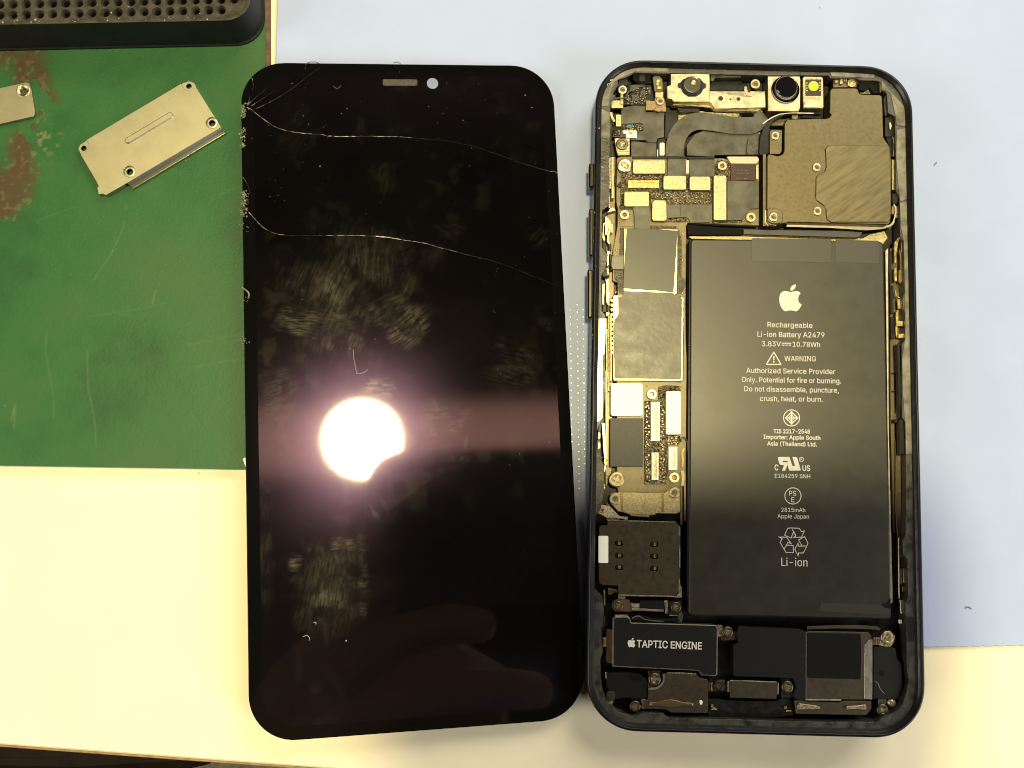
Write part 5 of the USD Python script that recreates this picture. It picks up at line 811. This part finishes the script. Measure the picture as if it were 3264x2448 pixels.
    UsdGeom.PrimvarsAPI(pr).CreatePrimvar('smudge', Sdf.ValueTypeNames.Color3fArray, 'vertex').Set(Vt.Vec3fArray.FromNumpy(np.repeat(mask[:, None], 3, 1).astype(np.float32)))
active()
def spart(name, z, pts, top, th, m, r=.1, b=.03, parent=None):
    return obj(name, bev(rnd(Polygon([sat(z, x, y, top) for x, y in pts]).buffer(0), r), top - th, top, b), m, parent or lcd)
spart('earpiece_grille', 'S2', [(1418, 308), (1750, 310), (1750, 372), (1418, 371)], 1.64, .1, 'mesh_olive', .33)
c_ = sat('S2', 1896, 350); obj('camera_window', lathe([(58 / 3.016 * SUNIT, 1.6), (56 / 3.016 * SUNIT, 1.64), (.001, 1.64)], 32, (*c_, 0)), 'window_mat_tint', lcd)  # pale blue disc stands for the mat seen through the clear window
c_ = sat('S2', 977, 365); obj('sensor_ring', tube([(c_[0] + .77 * math.cos(t), c_[1] + .77 * math.sin(t), 1.62) for t in np.linspace(-2.9, -.1, 14)], .035), 'grime', lcd)
def crack(name, pts, wts, m='crack'):
    p = spline([(*sat(z_, x, y), 1.615) for z_, x, y in pts], 220); w_ = np.interp(np.linspace(0, 1, 220), np.linspace(0, 1, len(wts)), wts)
    jit = np.array([meshkit.fbm(np.array([[k * .35, len(pts) * 1.7, 0]]), 3, 9)[0] for k in range(220)]); p[:, :2] += (jit[:, None] - .5) * .12
    rr = np.maximum(.006, w_ * (.35 + 1.3 * jit)); lo = w_ < .022; e = np.flatnonzero(np.diff(lo.astype(int))) + 1; cut = [0, *e, 219]
    for a, b in zip(cut[:-1], cut[1:]):
        if b - a > 2: obj(name, tube(p[a:b + 1], rr[a:b + 1], 5, .5), 'crack_faint' if lo[(a + b) // 2] else m, lcd)
crack('crack', [('S2', *p) for p in [(110, 580), (160, 605), (215, 650), (300, 715), (380, 765), (450, 790), (530, 812), (620, 825), (700, 833), (830, 840), (880, 855), (1000, 860), (1340, 858), (1500, 862), (1690, 870), (1900, 890)]] + [('S3', *p) for p in [(100, 890), (250, 908), (520, 965), (640, 1010), (780, 1055), (900, 1100), (1100, 1165), (1170, 1183), (1210, 1195), (1250, 1193), (1285, 1215)]], [.06, .045, .04, .04, .05, .08, .075, .06, .035, .02, .009, .006, .005, .005, .005, .006, .014, .03])
crack('crack', [('S6', *p) for p in [(85, 155), (120, 190), (160, 235), (200, 265), (250, 288), (300, 300), (400, 303), (600, 302), (760, 303), (850, 306), (950, 313), (1000, 318), (1080, 332), (1150, 342), (1220, 353), (1280, 372), (1400, 402), (1480, 425), (1600, 452), (1750, 500), (1900, 560), (2030, 610), (2100, 638)]], [.05, .04, .02, .015, .03, .05, .085, .085, .05, .035, .018, .012, .008, .006, .006, .008])
for pts in ([(115, 560), (180, 500), (295, 400)], [(150, 570), (270, 490), (390, 410)], [(190, 598), (330, 530), (500, 430), (740, 250), (830, 185)], [(120, 560), (140, 480), (135, 485)], [(70, 1250), (100, 1290), (125, 1340), (138, 1390), (125, 1450), (130, 1500)], [(160, 300), (172, 370), (165, 420)], [(60, 790), (90, 800), (105, 770)], [(70, 900), (100, 840), (120, 835)]):
    crack('crack', [('S2', *p) for p in pts], [.028, .014, .006])
cr = []
for z_, x, y in chips_at:
    for _ in range(26):
        p = sat(z_, x + g_.normal(0, 16), y + g_.normal(0, 20)); s_ = g_.uniform(.05, .2); b = trimesh.creation.icosphere(0, s_); b.vertices *= g_.uniform(.4, 1.5, 3); b.vertices = b.vertices @ Rot.random(random_state=int(g_.integers(1e6))).as_matrix().T; b.apply_translation((*p, 1.5 + g_.uniform(-.3, .15))); cr.append(b)
obj('glass_splinters', cr[:260], 'glass_chip', lcd, kind='stuff'); obj('edge_grime', cr[260:], 'grime', lcd, kind='stuff')
obj('adhesive_curl', tube(spline([(*sat('S2', *p), h) for p, h in (((672, 215), 1.7), ((680, 172), 1.75), ((720, 146), 1.7), ((770, 144), 1.6), ((805, 152), 1.3))], 20), .09), 'rim_black', lcd, smooth=True)
obj('adhesive_curl', tube(spline([(*sat('S2', *p), h) for p, h in (((1520, 150), 1.5), ((1550, 146), 1.6), ((1590, 157), 1.5))], 16), .14), 'grime', lcd, smooth=True)
obj('adhesive_curl', tube(spline([(*sat('S6', *p), h) for p, h in (((40, 640), 1.3), ((70, 655), 1.7), ((88, 680), 1.75), ((84, 706), 1.7))], 24), .2), 'grime', lcd, smooth=True)
obj('peel_highlight_tab', bev(rnd(Polygon([SC.px(x, y, .9) for x, y in [(773, 1462), (783, 1458), (788, 1488), (781, 1486)]]), .1), .4, .8, .1), 'sticker_white', lcd)  # white chip stands for the peel highlight at the mat corner
hair = obj('loose_fibre', tube(spline([(*sat('S6', *p), 1.65) for p in ((757, 1035), (760, 1090), (772, 1150), (778, 1187), (790, 1190), (815, 1184), (850, 1160))], 40), .022), 'dust_white', lcd)
for pts in ([(395, 225), (420, 222), (433, 235), (430, 248)], [(455, 150), (465, 145), (470, 152), (465, 158)]): obj('loose_fibre', tube(spline([(*sat('S4', *p), 1.65) for p in pts], 16), .03), 'dust_white', lcd)
ds = []
spec = [('S2', 1020, 640, .1), ('S2', 1075, 590, .07), ('S2', 815, 1145, .09), ('S2', 545, 348, .07), ('S2', 653, 662, .08), ('S2', 475, 1475, .07), ('S2', 333, 1437, .06), ('S2', 1860, 570, .08), ('S3', 977, 463, .09), ('S3', 1041, 580, .1), ('S3', 593, 502, .07), ('S3', 380, 703, .06), ('S4', 638, 250, .14), ('S3', 155, 877, .06)]
for z_, x, y, r in spec: b = trimesh.creation.icosphere(1, r); b.vertices *= (1, .8, .5); b.apply_translation((*sat(z_, x, y), 1.64)); ds.append(b)
for _ in range(150):
    u = g_.beta(1.2, 2.2); x, y = g_.uniform(800, 1790), 220 + 1950 * u
    b = trimesh.creation.icosphere(0, g_.uniform(.02, .06)); b.apply_translation((*SC.px(x, y, 1.6), 1.64)); ds.append(b)
du = obj('dust', ds, 'dust_white', None, smooth=True); UsdGeom.Xformable(du).AddTransformOp().Set(SC.matrix()); tag(du, 'tiny white dust specks scattered over the black glass screen', 'dust', kind='stuff')
# lint lying on the blue mat
for (pts, r, lab, m_) in ([[(3075, 1938), (3085, 1934), (3095, 1940)], .28, 'small dark curl of lint on blue mat near its scalloped edge', 'lint_dark'], [[(2977, 527), (2982, 522), (2985, 518)], .24, 'short dark lint flake on blue mat right of the phone top', 'lint_dark'],
        [[(1820, 408), (1824, 415), (1829, 421)], .16, 'pale lint flake on blue mat between the screen and the phone', 'dust_white'], [[(2930, 1078), (2938, 1083), (2942, 1084)], .12, 'thin pale fibre on blue mat touching the right side of the phone', 'dust_white'], [[(2612, 22), (2614, 27)], .12, 'tiny dark speck on blue mat near the top edge of the photo', 'lint_dark'], [[(633, 1506), (637, 1510)], .14, 'tiny dark crumb on cream desk just below the green mat', 'lint_dark']):
    zb = 0 if pts[0][1] < 1520 and pts[0][0] < 700 else MATZ
    o = obj('lint', tube([(*Wp(x, y, zb)[:2], zb + r * .5) for x, y in pts], r * .42, 6, .6), m_, None, smooth=True); tag(o, lab, 'lint')

# ------------------------------------------------------------------ what stands over the bench: lamp head, the photographer's phone and hand
lm = UsdGeom.Xform.Define(stage, path('bench_lamp')); m = np.eye(4); m[0, :3], m[1, :3], m[2, :3], m[3, :3] = _x, _y, _z, LP * MM; lm.AddTransformOp().Set(Gf.Matrix4d(m.tolist()))
tag(lm, 'round bench lamp overhead, seen as the white disc mirrored in the black screen', 'lamp')
obj('lamp_shade', lathe([(LRAD * 1.02, 0.5), (LRAD * 1.1, -2), (LRAD * 1.15, 2), (LRAD * 1.0, 30), (LRAD * .6, 52), (14, 60), (12, 90), (.01, 90)], 48), 'lamp_shell', lm, smooth=40)
obj('arm', tube(spline([(0, 0, 85), (0, 6, 200), (0, 10, 420)], 12), 9), 'lamp_shell', lm, smooth=True)
mc = Gf.Matrix4d(mt.tolist())
hp = thing('held_phone', 'dark phone taking the picture, mirrored as a black shape in the screen', 'phone', mc)
body = rnd(sbox(-14.5, -50, 92, 16.5), 16, 10)
obj('body', bev(body.difference(Point(0, 0).buffer(3.4)), 1.2, 10, .8), 'case_black', hp)
obj('lens_lit_patch', bev(Polygon([(-5, -8), (13, 5.5), (7, 7.5), (-4, 5)]).buffer(1.2).difference(Point(0, 0).buffer(3.4)), .7, 1.25, .1), 'lit_patch_pale', hp)  # pale triangle paints the patch of light beside the lens
obj('lens_ring', lathe([(3.4, 8), (3.4, .6), (2.9, .5), (2.6, .9), (2.4, 5), (.01, 5)], 32), 'lens_black', hp)
def hand():
    import manifold3d as m3
    def sph(p, r): return m3.Manifold.sphere(r, 16).translate(tuple(map(float, p)))
    def bone(a, ra, b, rb): return m3.Manifold.batch_hull([sph(a, ra), sph(b, rb)])
    def chain(js): return [bone(js[i][0], js[i][1], js[i + 1][0], js[i + 1][1]) for i in range(len(js) - 1)]
    w = (-78, -158, 18); parts = []
    pk = [(-38, -84, 10), (-30, -98, 4), (-30, -114, 2), (-38, -128, 4)]
    parts.append(m3.Manifold.batch_hull([sph(w, 20)] + [sph(p, 11) for p in pk] + [sph((18, -70, 32), 10), sph((44, -84, 30), 9), sph((40, -112, 30), 10), sph((-40, -80, 26), 12)])); parts += [bone((-130, -260, 40), 30, w, 21)]  # palm hull widened over the fingers to keep lamp light off them
    parts += chain([(pk[0], 10.5), ((-4, -62, -5), 9.5), ((18, -57, -6), 8.6), ((33, -58, -1), 7.6)])
    parts += chain([(pk[1], 10.5), ((14, -84, -8), 9.5), ((42, -84, -7), 8.8), ((57, -86, 0), 7.8)])
    parts += chain([(pk[2], 10), ((8, -108, -8), 9), ((36, -108, -6), 8.4), ((50, -106, 2), 7.4)])
    parts += chain([(pk[3], 9), ((-4, -130, -4), 8), ((18, -130, 0), 7.4), ((28, -126, 6), 6.6)])
    parts += chain([((-62, -120, 20), 14), ((-44, -80, 22), 11), ((-16, -52, 19), 9.8), ((6, -36, 17), 8.4)])
    h = m3.Manifold.batch_boolean(parts, m3.OpType.Add).refine_to_length(3.5).to_mesh()
    t = trimesh.Trimesh(h.vert_properties[:, :3], h.tri_verts); trimesh.smoothing.filter_taubin(t, iterations=14); return t
pe = thing('person', 'hand holding the photographing phone, mirrored faintly in the lower screen', 'person', mc)
obj('hand', hand(), 'skin', pe, smooth=True)
obj('sleeve', tube([(-104, -208, 29), (-150, -300, 48), (-230, -460, 70)], [33, 40, 48], 20), 'sleeve', pe, smooth=True)
